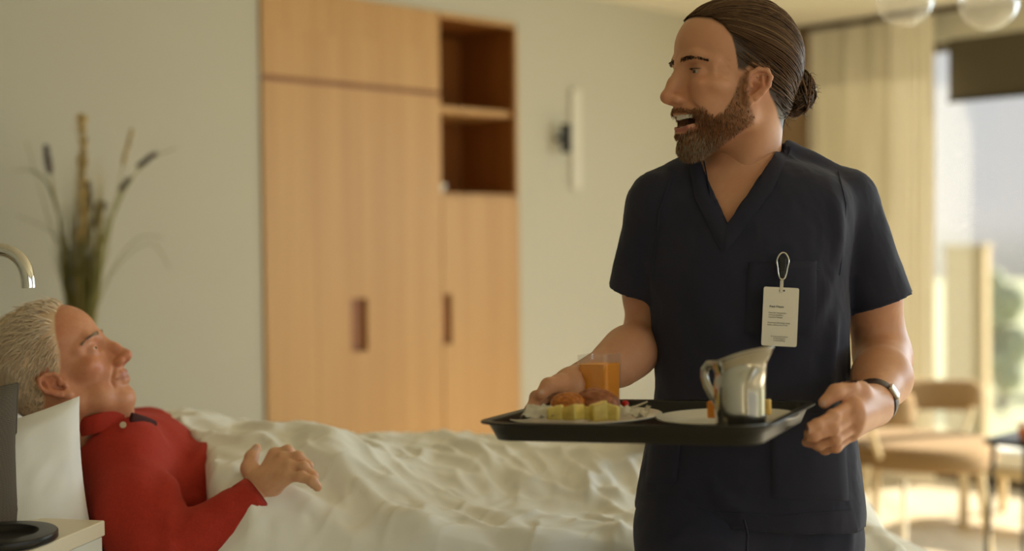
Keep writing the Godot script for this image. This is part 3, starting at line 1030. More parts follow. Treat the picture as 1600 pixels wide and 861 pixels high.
# hair strands in head axes, all swept back to the knot
static func hair_young(f: Sdf) -> Geo:
	var r := RandomNumberGenerator.new()
	r.seed = 11
	var g := Geo.new()
	var c := Vector3(0, 0.012, -0.012)
	var bun := Vector3(0.0, -0.018, -0.096)
	var bd := (bun - c).normalized()
	var made := 0
	var tries := 0
	while made < 2300 and tries < 60000:
		tries += 1
		var dir := Vector3(r.randfn(), r.randfn(), r.randfn()).normalized()
		if made < 1100: dir = (dir * 0.5 + Vector3(0, 0.5, 0.55)).normalized()   # more along the front hairline
		if dir.y < -0.75: continue
		var s := shell(f, c, dir)
		var edge := s.y - pw(HAIR_YOUNG, s.z)
		if edge < 0.001 or (s.z < 0.024 and s.z > -0.022 and absf(s.x) > 0.071 and s.y < 0.011): continue
		if made < 1000 and edge > 0.016: continue
		var pts := []
		var rad := []
		var m := 13
		var sway := r.randf_range(-0.05, 0.05)
		var lift := r.randf_range(0.001, 0.0060)
		if s.y > 0.05: lift += 0.002
		var wid := r.randf_range(0.0005, 0.0014)
		var ang := dir.angle_to(bd)
		if ang < 0.25: continue
		var axis := dir.cross(bd).normalized()
		for i in m:
			var t := float(i) / (m - 1)
			var q := dir.rotated(axis, ang * t)
			q = (q + axis * sin(PI * t) * sway + Vector3(0, -0.16, 0) * sin(PI * t) * absf(axis.y) * (1.0 if dir.y < 0.5 else 0.3)).normalized()
			var sp := shell(f, c, q)
			if absf(sp.x) > 0.0735 and sp.z > -0.024 and sp.z < 0.024 and sp.y < 0.012: sp = c + q * 0.078   # over the ear, not onto it
			var up := lift * sin(PI * clampf(t * 0.8 + 0.12, 0.0, 1.0)) + 0.0006
			pts.append(sp + q * up)
			rad.append(wid * (0.35 + 0.65 * sin(PI * clampf(t * 0.9 + 0.08, 0.0, 1.0))))
		var sh := r.randf_range(0.45, 1.6)
		g.tint = Color(0.098 * sh, 0.050 * sh, 0.022 * sh)
		if r.randf() < 0.12: g.tint = Color(0.22, 0.13, 0.065)
		g.tube(pts, rad, 4, false, 0.7, dir)
		made += 1
	for i in 70:   # fly-aways at the nape and hairline
		var dir := Vector3(r.randf_range(-0.7, 0.7), r.randf_range(-0.8, -0.3), -0.8).normalized()
		var s := shell(f, c, dir)
		var p := [s]
		var v := (dir + Vector3(r.randfn(), r.randfn() - 0.6, r.randfn()) * 0.5).normalized()
		for k in 4:
			v = (v + Vector3(r.randfn(), r.randfn() - 0.3, r.randfn()) * 0.35).normalized()
			p.append((p[k] as Vector3) + v * 0.006)
		g.tint = Color(0.12, 0.065, 0.03)
		g.tube(p, [0.0004, 0.0004, 0.0003, 0.0003, 0.0002], 3, false)
	return g

static func bun_young() -> Geo:
	var r := RandomNumberGenerator.new()
	r.seed = 5
	var g := Geo.new()
	var c := Vector3(0.0, -0.016, -0.113)
	g.tint = Color(0.03, 0.016, 0.009)
	var rows := []
	for j in 13:
		var ring := PackedVector3Array()
		for i in 20:
			var th := PI * j / 12.0
			ring.append(c + Vector3(sin(th) * cos(-TAU * i / 20.0) * 0.027, -cos(th) * 0.0325, sin(th) * sin(-TAU * i / 20.0) * 0.0245))
		rows.append(ring)
	g.grid(rows, true)
	for k in 120:
		var n := Vector3(r.randfn(), r.randfn(), r.randfn()).normalized()
		var a := n.cross(Vector3(0.3, 0.8, 0.5)).normalized()
		var b := n.cross(a)
		var t0 := r.randf() * TAU
		var span := r.randf_range(1.4, 3.6)
		var off := r.randf_range(-0.55, 0.55)
		var rr := r.randf_range(0.86, 1.10)
		var pts := []
		var rad := []
		var w := r.randf_range(0.0010, 0.0024)
		for i in 12:
			var t := t0 + span * i / 11.0
			var q := (a * cos(t) + b * sin(t)) * sqrt(1.0 - off * off) + n * off
			q = q * (rr + 0.07 * sin(t * 3.0 + k))
			pts.append(c + q * Vector3(0.029, 0.0345, 0.0265))
			rad.append(w * (0.3 + 0.7 * sin(PI * clampf(i / 11.0 * 0.94 + 0.03, 0.0, 1.0))))
		var sh := r.randf_range(0.4, 1.9)
		g.tint = Color(0.085 * sh, 0.042 * sh, 0.019 * sh)
		g.tube(pts, rad, 5, false)
	for k in 60:
		var n := Vector3(r.randfn(), r.randfn(), r.randfn() - 0.4).normalized()
		var p := [c + n * Vector3(0.028, 0.0335, 0.0255)]
		var v := n
		for i in 5:
			v = (v + Vector3(r.randfn(), r.randfn() - 0.2, r.randfn()) * 0.55).normalized()
			p.append((p[i] as Vector3) + v * 0.004)
		g.tint = Color(0.15, 0.075, 0.03)
		g.tube(p, [0.0005, 0.0005, 0.0004, 0.0004, 0.0003, 0.0002], 3, false)
	return g

static func strand(g: Geo, r: RandomNumberGenerator, s: Vector3, v: Vector3, bend: Vector3, length: float, w: float) -> void:
	var p := [s - v * 0.001]
	var d := v
	for i in 4:
		p.append((p[i] as Vector3) + d * length * 0.25)
		d = (d + bend + Vector3(r.randfn(), r.randfn(), r.randfn()) * 0.12).normalized()
	g.tube(p, [w, w, w * 0.8, w * 0.55, w * 0.15], 3, false)

static func beard_young(f: Sdf) -> Geo:
	var r := RandomNumberGenerator.new()
	r.seed = 21
	var g := Geo.new()
	var c := Vector3(0, -0.06, 0.03)
	var made := 0
	var tries := 0
	while made < 6500 and tries < 50000:
		tries += 1
		var dir := Vector3(r.randfn(), r.randfn() - 0.3, r.randfn() + 0.55).normalized()
		if dir.x < -0.75: continue
		var s := shell(f, c, dir)
		var b := beard_at(s)
		if r.randf() > b * lerpf(0.55, 1.0, smoothstep(-0.05, -0.095, s.y)): continue
		if s.y < -0.0625 and s.y > -0.088 and absf(s.x) < 0.028 and s.z > 0.03 and s.z < 0.075: continue   # inside the mouth
		var chin := smoothstep(-0.085, -0.115, s.y) * smoothstep(0.02, 0.06, s.z)
		var lip := 1.0 if s.y > -0.066 and s.z > 0.078 else 0.0
		var v := (dir * 0.45 + Vector3(signf(s.x) * 0.12, -0.85, 0.10)).normalized()
		if lip > 0.5: v = (dir * 0.55 + Vector3(s.x * 30.0, -0.55, 0.1)).normalized()
		elif chin < 0.3: v = (dir * 0.5 + Vector3(0, -0.75, -0.05)).normalized()
		var grow := lerpf(0.0075, 0.0115, chin)
		if s.z < 0.034: grow = 0.005
		if lip > 0.5: grow = 0.0062
		var sh := r.randf_range(0.4, 1.9)
		g.tint = Color(0.25 * sh, 0.105 * sh, 0.043 * sh)
		if r.randf() < chin * 0.45 + 0.03: g.tint = Color(0.50, 0.42, 0.30) * r.randf_range(0.6, 1.1)
		strand(g, r, s, v, Vector3(0, -0.12, 0) - dir * 0.12, grow * r.randf_range(0.6, 1.15), r.randf_range(0.00024, 0.0005))
		made += 1
	return g

static func brow(f: Sdf, s: float, col: Color, count: int, long: float, sd: int, dy := 0.0) -> Geo:
	var r := RandomNumberGenerator.new()
	r.seed = sd
	var g := Geo.new()
	for i in count:
		var t := r.randf()
		var x := lerpf(0.010, 0.048, t)
		var y := 0.0180 + dy + 0.0042 * sin(t * 2.8) - 0.0050 * t + r.randf_range(-0.0032, 0.0032) * (1.0 - t * 0.6)
		var c := Vector3(0, y, 0.02)
		var p := shell(f, c, (Vector3(x * s, y, 0.088 - 0.45 * x) - c).normalized())
		var sh := r.randf_range(0.6, 1.4)
		g.tint = Color(col.r * sh, col.g * sh, col.b * sh)
		strand(g, r, p, Vector3(s * lerpf(0.6, 0.95, t), lerpf(0.5, -0.05, t), 0.22).normalized(), Vector3(s * 0.15, -0.12, -0.1), long * r.randf_range(0.7, 1.1), 0.0006)
	return g

static func hair_old(f: Sdf) -> Geo:
	var r := RandomNumberGenerator.new()
	r.seed = 31
	var fn := FastNoiseLite.new()
	fn.seed = 8
	fn.frequency = 22.0
	var g := Geo.new()
	var c := Vector3(0, 0.012, -0.012)
	var made := 0
	var tries := 0
	while made < 3600 and tries < 30000:
		tries += 1
		var dir := Vector3(r.randfn(), r.randfn() + 0.15, r.randfn()).normalized()
		var s := shell(f, c, dir)
		if s.y - pw(HAIR_OLD, s.z) < 0.001 or (s.z < 0.024 and s.z > -0.022 and absf(s.x) > 0.071 and s.y < 0.011): continue
		var top := smoothstep(0.03, 0.09, s.y)
		var wob := fn.get_noise_3dv(s) * 1.3
		var flow := Vector3(wob * 0.5, -0.55 * (1.0 - top) + 0.1, -0.75)
		flow = (flow - dir * flow.dot(dir)).normalized()
		var v := (flow + dir * lerpf(0.35, 0.6, top)).normalized()
		var sh := r.randf_range(0.80, 1.05)
		g.tint = Color(1.0 * sh, 0.80 * sh, 0.56 * sh)
		if s.y < -0.02: g.tint = Color(0.74 * sh, 0.56 * sh, 0.37 * sh)
		strand(g, r, s, v, -dir * 0.28 + Vector3(0, -0.05, 0), lerpf(0.017, 0.034, top) * r.randf_range(0.7, 1.2) * (0.55 if s.y < -0.02 else 1.0), r.randf_range(0.0006, 0.0013))
		made += 1
	return g

# ------------------------------------------------------------------ hands
func finger(f: Sdf, pts: Array, r0 := 0.0088, r1 := 0.0068) -> void:
	var m := pts.size()
	for i in m - 1:
		var a := lerpf(r0, r1, float(i) / (m - 1))
		var b := lerpf(r0, r1, float(i + 1) / (m - 1))
		f.cap(pts[i], pts[i + 1], a, b, 0.0035)
	for i in range(1, m - 1):
		f.ell(pts[i], Vector3.ONE * (lerpf(r0, r1, float(i) / (m - 1)) + 0.0006), 0.004)    # knuckle

func pts_of(l: Array, o: Vector3) -> Array:
	var out := []
	for q in l: out.append(W(q[0], q[1], q[2]) - o)
	return out

func start(fld: Sdf, lo: Vector3, hi: Vector3, cell: float, col = null, disp = null, xf := Transform3D()) -> int:
	jobs.append({"f": fld, "lo": lo, "hi": hi, "cell": cell, "col": col, "disp": disp, "xf": xf})
	results.append(null)
	return jobs.size() - 1

func custom(c: Callable) -> int:
	jobs.append({"job": c})
	results.append(null)
	return jobs.size() - 1

func work(i: int) -> void:
	var j: Dictionary = jobs[i]
	if j.has("job"):
		results[i] = (j.job as Callable).call()
		return
	var a := nets(j.f, j.lo, j.hi, j.cell)
	var v: PackedVector3Array = a[0]
	var ix: PackedInt32Array = a[1]
	var n := normals_of(v, ix)
	if j.disp != null:
		for q in v.size(): v[q] += n[q] * float(j.disp.call(v[q], n[q]))
		n = normals_of(v, ix)
	var c := PackedColorArray()
	c.resize(v.size())
	if j.col != null:
		for q in v.size(): c[q] = j.col.call(v[q], n[q])
	else: c.fill(Color.WHITE)
	var xf: Transform3D = j.xf
	if xf != Transform3D():
		for q in v.size():
			v[q] = xf * v[q]
			n[q] = (xf.basis * n[q]).normalized()
	results[i] = [v, ix, n, c]

func take(g: Geo, i: int) -> void:
	var a: Array = results[i]
	g.put(a[0], a[1], a[2], a[3])

# ------------------------------------------------------------------ the nurse
const NB := Vector3(0.39, 0, -2.075)     # where he stands
var head_n := Transform3D(Basis(Vector3(0.309, 0, 0.951), Vector3.UP, Vector3(-0.951, 0, 0.309)) * Basis(Vector3.RIGHT, deg_to_rad(-3.0)), Vector3.ZERO)
var cloth_n: Loft
var jn := {}

func rows_px(list: Array, d: float, mid: float, py0: float, grow := 0.0) -> Array:   # [py, left px, right px, half depth]
	var out := []
	for q in list:
		var k := d / F
		out.append([(py0 - q[0]) * k, ((q[1] + q[2]) * 0.5 - mid) * k, q[4] if q.size() > 4 else 0.0, (q[2] - q[1]) * 0.5 * k * 1.01 + grow, q[3] + grow])
	out.reverse()
	return out

const TORSO := [[236, 1110, 1216, 0.058], [252, 1088, 1236, 0.068], [268, 1052, 1280, 0.080], [285, 1026, 1312, 0.090], [310, 1010, 1328, 0.100], [350, 1006, 1328, 0.110], [430, 1011, 1320, 0.117], [500, 1020, 1321, 0.114], [600, 1026, 1320, 0.112], [680, 1013, 1330, 0.117], [780, 995, 1342, 0.122], [840, 990, 1344, 0.122]]

func fold(p: Vector3, a: Vector3, b: Vector3, w: float, amp: float) -> float:
	var ab := b - a
	var h := clampf((p - a).dot(ab) / ab.length_squared(), 0.0, 1.0)
	var q := (p - a - ab * h).length() / w
	return amp * exp(-q * q) * sin(PI * clampf(h, 0.08, 0.92))

var fold_a := PackedVector3Array()
var fold_b := PackedVector3Array()
var fold_m := PackedVector3Array()
var fold_r := PackedFloat32Array()
var hem_p := PackedVector3Array()
var hem_d := PackedVector3Array()

func WN(px: float, py: float, d: float) -> Vector3:   # the nurse's body stands a little nearer than first sketched
	return W(px, py, d - 0.055 * smoothstep(1.88, 2.04, d))

func nurse_jobs() -> void:
	var o := NB
	for q in [[1028, 320, 2.13, 992, 458, 2.165], [1318, 312, 2.13, 1374, 474, 2.135]]:
		hem_p.append(WN(q[3], q[4], q[5]) - o)
		hem_d.append((WN(q[3], q[4], q[5]) - WN(q[0], q[1], q[2])).normalized())
	for q in FOLDS:
		var a := WN(q[0], q[1], 2.02) - o
		var b := WN(q[2], q[3], 2.02) - o
		fold_a.append(a); fold_b.append(b); fold_m.append((a + b) * 0.5)
		fold_r.append(pow(a.distance_to(b) * 0.5 + float(q[4]) * 2.6 + 0.05, 2.0))
	var fn := FastNoiseLite.new()
	fn.frequency = 1.0
	head_n.origin = WN(1146, 121, 2.07) - o
	var inv := head_n.affine_inverse()
	# head with neck, in head axes
	var hf := head_field(true)
	var nb := WN(1160, 262, 2.13) - o
	var nt := head_n * Vector3(0, -0.045, -0.030)
	hf.cap(inv * nt, inv * nb, 0.054, 0.060, 0.025)
	hf.cap(inv * (head_n * Vector3(0.045, -0.04, -0.03)), inv * (WN(1158, 285, 2.075) - o), 0.013, 0.008, 0.035)   # the neck's long muscle
	jn.hf = hf
	jn.head = start(hf, Vector3(-0.094, -0.190, -0.125), Vector3(0.094, 0.128, 0.132), 0.0021, skin_young.bind(fn), null, head_n)
	jn.hair = custom(hair_young.bind(hf))
	jn.bun = custom(bun_young)
	jn.beard = custom(beard_young.bind(hf))
	jn.brow_a = custom(brow.bind(hf, 1.0, Color(0.085, 0.043, 0.020), 150, 0.0075, 3, -0.0015))
	jn.brow_b = custom(brow.bind(hf, -1.0, Color(0.085, 0.043, 0.020), 150, 0.0075, 4, -0.0015))
	# chest under the neckline and both arms
	var tw := Basis(Vector3.UP, deg_to_rad(-15))
	var bf := Loft.new()
	bf.turn = tw
	bf.org = WN(1165, 520, 2.13) - o
	bf.set_rows(rows_px([[238, 1118, 1208, 0.052], [252, 1090, 1234, 0.062], [268, 1054, 1278, 0.074], [285, 1034, 1300, 0.084], [310, 1018, 1318, 0.094], [350, 1010, 1322, 0.104], [400, 1012, 1320, 0.108]], 2.075, 1165, 520, -0.0065))
	bf.cap(WN(1158, 185, 2.10) - o, nb, 0.054, 0.060, 0.035)
	bf.cap(WN(1150, 262, 2.075) - o, WN(1095, 275, 2.09) - o, 0.010, 0.008, 0.02)      # collar bones
	bf.cap(WN(1165, 262, 2.070) - o, WN(1230, 262, 2.08) - o, 0.010, 0.008, 0.02)
	jn.chest = start(bf, WN(1060, 345, 2.3) - o + Vector3(0, -0.04, 0), WN(1250, 195, 1.95) - o, 0.005, body_skin.bind(fn, Vector3(9, 9, 9), Vector3(9, 9, 9)))
	# his right arm, the far side of the tray
	var ra := Sdf.new()
	ra.chain([WN(1026, 330, 2.13) - o, WN(1014, 460, 2.18) - o, WN(1018, 530, 2.205) - o], [0.038, 0.040, 0.040], 0.02)
	ra.cap(WN(1018, 530, 2.205) - o, WN(965, 566, 2.10) - o, 0.040, 0.037, 0.03)
	ra.cap(WN(965, 566, 2.10) - o, WN(893, 602, 1.975) - o, 0.036, 0.026, 0.02)
	ra.ell(WN(985, 548, 2.13) - o, Vector3(0.044, 0.042, 0.05), 0.02)
	jn.arm_r = start(ra, WN(880, 640, 2.2) - o + Vector3(-0.02, -0.02, -0.12), WN(1085, 400, 2.2) - o + Vector3(0.02, 0, 0.32), 0.006, body_skin.bind(fn, Vector3(9, 9, 9), Vector3(9, 9, 9)))
	var la := Sdf.new()
	la.chain([WN(1322, 330, 2.13) - o, WN(1362, 460, 2.14) - o, WN(1379, 560, 2.16) - o], [0.038, 0.0445, 0.044], 0.02)
	la.cap(WN(1380, 560, 2.14) - o, WN(1378, 590, 2.03) - o, 0.045, 0.043, 0.02)
	la.cap(WN(1378, 590, 2.03) - o, WN(1364, 633, 1.86) - o, 0.043, 0.0275, 0.02)
	jn.arm_l = start(la, WN(1300, 690, 2.1) - o + Vector3(0, 0, -0.12), WN(1445, 380, 2.1) - o + Vector3(0, 0, 0.34), 0.006, body_skin.bind(fn, Vector3(9, 9, 9), Vector3(9, 9, 9)))
	# hands
	var lh := Sdf.new()
	var wl := WN(1364, 633, 1.86) - o
	lh.cap(WN(1378, 590, 2.03) - o, wl, 0.043, 0.0275, 0.02)
	var mc := pts_of([[1331, 632, 1.775], [1335, 649, 1.77], [1335, 665, 1.775], [1330, 679, 1.785]], o)
	var mr := [0.0112, 0.0112, 0.0108, 0.0100]
	for i in 4: lh.cap(wl + (WN(1362, 628 + i * 4, 1.86) - WN(1362, 633, 1.86)), mc[i], 0.018, mr[i], 0.016)
	lh.cap(wl, mc[1], 0.021, 0.014, 0.02)
	finger(lh, [mc[0]] + pts_of([[1302, 650, 1.742], [1277, 664, 1.73], [1257, 672, 1.725]], o), 0.0092, 0.0070)
	finger(lh, [mc[1]] + pts_of([[1302, 670, 1.738], [1272, 680, 1.733], [1248, 681, 1.745]], o), 0.0092, 0.0070)
	finger(lh, [mc[2]] + pts_of([[1305, 686, 1.748], [1280, 694, 1.757], [1260, 691, 1.785]], o), 0.0088, 0.0068)
	finger(lh, [mc[3]] + pts_of([[1306, 698, 1.768], [1289, 702, 1.785], [1275, 697, 1.80]], o), 0.0080, 0.0062)
	lh.cap(wl, WN(1342, 612, 1.80) - o, 0.019, 0.015, 0.014)
	lh.chain(pts_of([[1345, 613, 1.80], [1327, 608, 1.785], [1306, 613, 1.77], [1288, 629, 1.765]], o), [0.0150, 0.0125, 0.0108, 0.0085], 0.006)
	jn.hand_l = start(lh, WN(1228, 712, 1.86) - o + Vector3(0, 0, -0.02), WN(1385, 588, 1.86) - o + Vector3(0.0, 0, 0.17), 0.0024, body_skin.bind(fn, WN(1285, 632, 1.755) - o, WN(1259, 673, 1.717) - o))
	var rh := Sdf.new()
	var wr := WN(893, 602, 1.975) - o
	rh.cap(WN(965, 566, 2.10) - o, wr, 0.036, 0.026, 0.02)
	var mq := pts_of([[858, 607, 1.93], [856, 617, 1.95], [858, 627, 1.965], [864, 636, 1.975]], o)
	for i in 4: rh.cap(wr, mq[i], 0.019, mr[i], 0.014)
	finger(rh, [mq[0]] + pts_of([[838, 621, 1.90], [829, 641, 1.885], [838, 656, 1.885]], o), 0.0100, 0.0076)
	finger(rh, [mq[1]] + pts_of([[838, 634, 1.925], [834, 653, 1.91], [846, 664, 1.905]], o), 0.0100, 0.0076)
	finger(rh, [mq[2]] + pts_of([[842, 645, 1.95], [842, 661, 1.935], [855, 668, 1.925]], o), 0.0095, 0.0072)
	finger(rh, [mq[3]] + pts_of([[850, 654, 1.965], [852, 666, 1.95], [863, 671, 1.94]], o), 0.0086, 0.0066)
	rh.chain(pts_of([[890, 600, 1.945], [874, 599, 1.915], [857, 603, 1.895], [845, 616, 1.885]], o), [0.0160, 0.0135, 0.0115, 0.0088], 0.006)
	jn.hand_r = start(rh, WN(812, 690, 1.95) - o + Vector3(0, 0, -0.06), WN(905, 575, 1.95) - o + Vector3(0, 0, 0.10), 0.0024, body_skin.bind(fn, WN(846, 611, 1.874) - o, Vector3(9, 9, 9)))
	# clothes
	var cf := Loft.new()
	cloth_n = cf
	cf.turn = tw
	cf.org = bf.org
	cf.power = 2.35
	cf.set_rows(rows_px(TORSO, 2.075, 1165, 520))
	cf.hem_a.append(WN(1165, 806, 2.13) - o)
	cf.hem_n.append(Vector3(-0.06, -1, 0.0).normalized())
	cf.cap(WN(1112, 262, 2.13) - o, WN(1030, 318, 2.13) - o, 0.040, 0.050, 0.03)
	cf.cap(WN(1222, 256, 2.13) - o, WN(1316, 312, 2.13) - o, 0.040, 0.050, 0.03)
	cf.flat_cap(WN(1028, 320, 2.13) - o, WN(992, 458, 2.165) - o, 0.049, 0.045, 0.014)
	cf.flat_cap(WN(1318, 312, 2.13) - o, WN(1374, 474, 2.135) - o, 0.051, 0.055, 0.014)
	cf.cap(WN(1162, 256, 2.115) - o, WN(1158, 170, 2.10) - o, 0.062, 0.066, 0.004, -1)
	var fw := tw.z
	cf.vneck = true
	cf.va = WN(1134, 352, 2.02) - o
	var see := (cf.va + o - EYE).normalized()
	cf.vl = see.cross(WN(1090, 245, 2.05) - o - cf.va).normalized()
	if cf.vl.x > 0.0: cf.vl = -cf.vl
	cf.vr = see.cross(WN(1221, 224, 2.08) - o - cf.va).normalized()
	if cf.vr.x < 0.0: cf.vr = -cf.vr
	cf.vf = (fw + Vector3(0, 0.9, 0)).normalized()
	cf.va -= fw * 0.03
	jn.cloth = start(cf, WN(930, 850, 2.13) - o + Vector3(0, 0, -0.19), WN(1445, 215, 2.13) - o + Vector3(0, 0, 0.19), 0.0046, null, cloth_fold.bind(fn, o))
	var tf := Sdf.new()
	tf.ell(WN(1168, 800, 2.14) - o, Vector3(0.176, 0.15, 0.112), 0.03)
	tf.chain([WN(1086, 850, 2.12) - o, Vector3(-0.115, 0.52, 0.06), Vector3(-0.125, 0.10, 0.05)], [0.097, 0.078, 0.062], 0.04)
	tf.chain([WN(1252, 850, 2.15) - o, Vector3(0.07, 0.52, -0.02), Vector3(0.065, 0.10, -0.08)], [0.098, 0.078, 0.062], 0.04)
	jn.pants = start(tf, Vector3(-0.26, 0.03, -0.20), Vector3(0.24, 1.10, 0.22), 0.011, null, pants_fold.bind(fn, o))

static func body_skin(p: Vector3, _n: Vector3, fn: FastNoiseLite, nail_a: Vector3, nail_b: Vector3) -> Color:
	var k := 0.25 + fn.get_noise_3dv(p * 35.0) * 0.25 + fn.get_noise_3dv(p * 150.0) * 0.2
	var c := Color(0.66, 0.345, 0.195).lerp(Color(0.60, 0.245, 0.135), clampf(k, 0, 1))
	var e := minf(p.distance_to(nail_a), p.distance_to(nail_b))
	return c.lerp(Color(0.66, 0.42, 0.32), smoothstep(0.0068, 0.0050, e))

func cloth_fold(p: Vector3, n: Vector3, fn: FastNoiseLite, _o: Vector3) -> float:
	var hem := 1.0
	for i in hem_p.size():
		if p.distance_squared_to(hem_p[i]) < 0.0081: hem = minf(hem, clampf(absf((p - hem_p[i]).dot(hem_d[i])) / 0.025 - 0.15, 0.0, 1.0))
	if hem == 0.0: return 0.0
	return hem * cloth_wave(p, n, fn)

func cloth_wave(p: Vector3, n: Vector3, fn: FastNoiseLite) -> float:
	var s := fn.get_noise_3d(p.x * 7.0, p.y * 3.0, p.z * 7.0) * 0.0045
	s += fn.get_noise_3d(p.x * 22.0 + p.y * 9.0, p.y * 9.0, p.z * 16.0) * 0.0014
	s += (1.0 - absf(fn.get_noise_3d(p.x * 14.0 + p.y * 5.0, p.y * 6.0, p.z * 12.0 + 7.0)) * 3.0) * 0.0007
	if n.z < -0.3: return s
	if fold_a.is_empty(): return s
	for i in FOLDS.size():
		if p.distance_squared_to(fold_m[i]) > fold_r[i]: continue
		s += fold(p, fold_a[i], fold_b[i], FOLDS[i][4], float(FOLDS[i][5]) * 1.7)
	return s

const FOLDS := [
	[1012, 440, 1060, 700, 0.012, 0.005], [1050, 690, 1130, 780, 0.013, 0.007], [1040, 640, 1150, 700, 0.02, 0.005], [1022, 690, 1032, 760, 0.008, 0.006],
	[1300, 430, 1240, 560, 0.014, 0.006], [1316, 470, 1290, 600, 0.010, 0.006], [1310, 560, 1270, 660, 0.013, 0.005], [1318, 590, 1230, 760, 0.016, 0.005],
	[1060, 300, 1040, 420, 0.016, 0.004], [1020, 340, 1016, 440, 0.009, 0.005], [990, 330, 975, 430, 0.010, 0.005], [1000, 360, 1010, 455, 0.007, 0.004],
	[1300, 290, 1318, 420, 0.013, 0.005], [1345, 320, 1330, 450, 0.010, 0.006], [1375, 350, 1350, 460, 0.010, 0.006], [1395, 390, 1392, 455, 0.008, 0.004],
	[1090, 480, 1200, 590, 0.022, 0.004], [1240, 600, 1140, 640, 0.018, 0.004], [1300, 640, 1250, 780, 0.012, 0.005], [1060, 760, 1180, 800, 0.012, 0.004], [1270, 690, 1290, 780, 0.010, 0.004]]

func pants_fold(p: Vector3, n: Vector3, fn: FastNoiseLite, o: Vector3) -> float:
	var s := fn.get_noise_3d(p.x * 9.0, p.y * 4.0, p.z * 9.0) * 0.004
	if n.z < -0.2: return s
	s += fold(p, WN(1010, 800, 2.03) - o, WN(1120, 855, 2.03) - o, 0.012, 0.006) + fold(p, WN(1060, 800, 2.02) - o, WN(1160, 880, 2.02) - o, 0.012, 0.007) + fold(p, WN(1000, 845, 2.05) - o, WN(1090, 842, 2.02) - o, 0.010, 0.004)
	s += fold(p, WN(1245, 820, 2.03) - o, WN(1240, 900, 2.03) - o, 0.006, -0.004) + fold(p, WN(1330, 800, 2.08) - o, WN(1318, 880, 2.06) - o, 0.012, 0.006)
	return s

func hit(f: Sdf, o: Vector3, px: float, py: float, off := 0.0, from := 1.7) -> Vector3:   # where the cloth's front lies at that place
	var a := W(px, py, from)
	var dir := (a - EYE).normalized()
	var t := 0.0
	for i in 60:
		var e := f.d(a + dir * t - o) - off
		if e < 0.0003 or t > 1.2: break
		t += e * 0.8
	return a + dir * t - o

func patch(g: Geo, f: Sdf, o: Vector3, quad: Array, off: float, nu := 12, nv := 12, disp = null) -> void:   # a sewn-on piece of cloth with turned edges
	var rows := []
	for j in nv + 1:
		var row := PackedVector3Array()
		var v := clampf((j - 0.5) / (nv - 1.0), 0.0, 1.0)
		for i in nu + 1:
			var u := clampf((i - 0.5) / (nu - 1.0), 0.0, 1.0)
			var top: Vector2 = (quad[0] as Vector2).lerp(quad[1], u)
			var bot: Vector2 = (quad[3] as Vector2).lerp(quad[2], u)
			var q := top.lerp(bot, v)
			var border := i == 0 or j == 0 or i == nu or j == nv
			var p := hit(f, o, q.x, q.y, -0.003 if border else off)
			if disp != null: p += (EYE - o - p).normalized() * float(disp.call(p, Vector3.BACK))
			row.append(p)
		rows.append(row)
	rows.reverse()
	g.grid(rows)

func line_on(f: Sdf, o: Vector3, list: Array, off: float, n := 14, disp = null) -> Array:
	var c := Curve2D.new()
	for q in list: c.add_point(Vector2(q[0], q[1]))
	var out := []
	for i in n:
		var q := c.sample_baked(c.get_baked_length() * i / (n - 1.0))
		var p := hit(f, o, q.x, q.y, off)
		if disp != null: p += (EYE - o - p).normalized() * float(disp.call(p, Vector3.BACK))
		out.append(p)
	return out

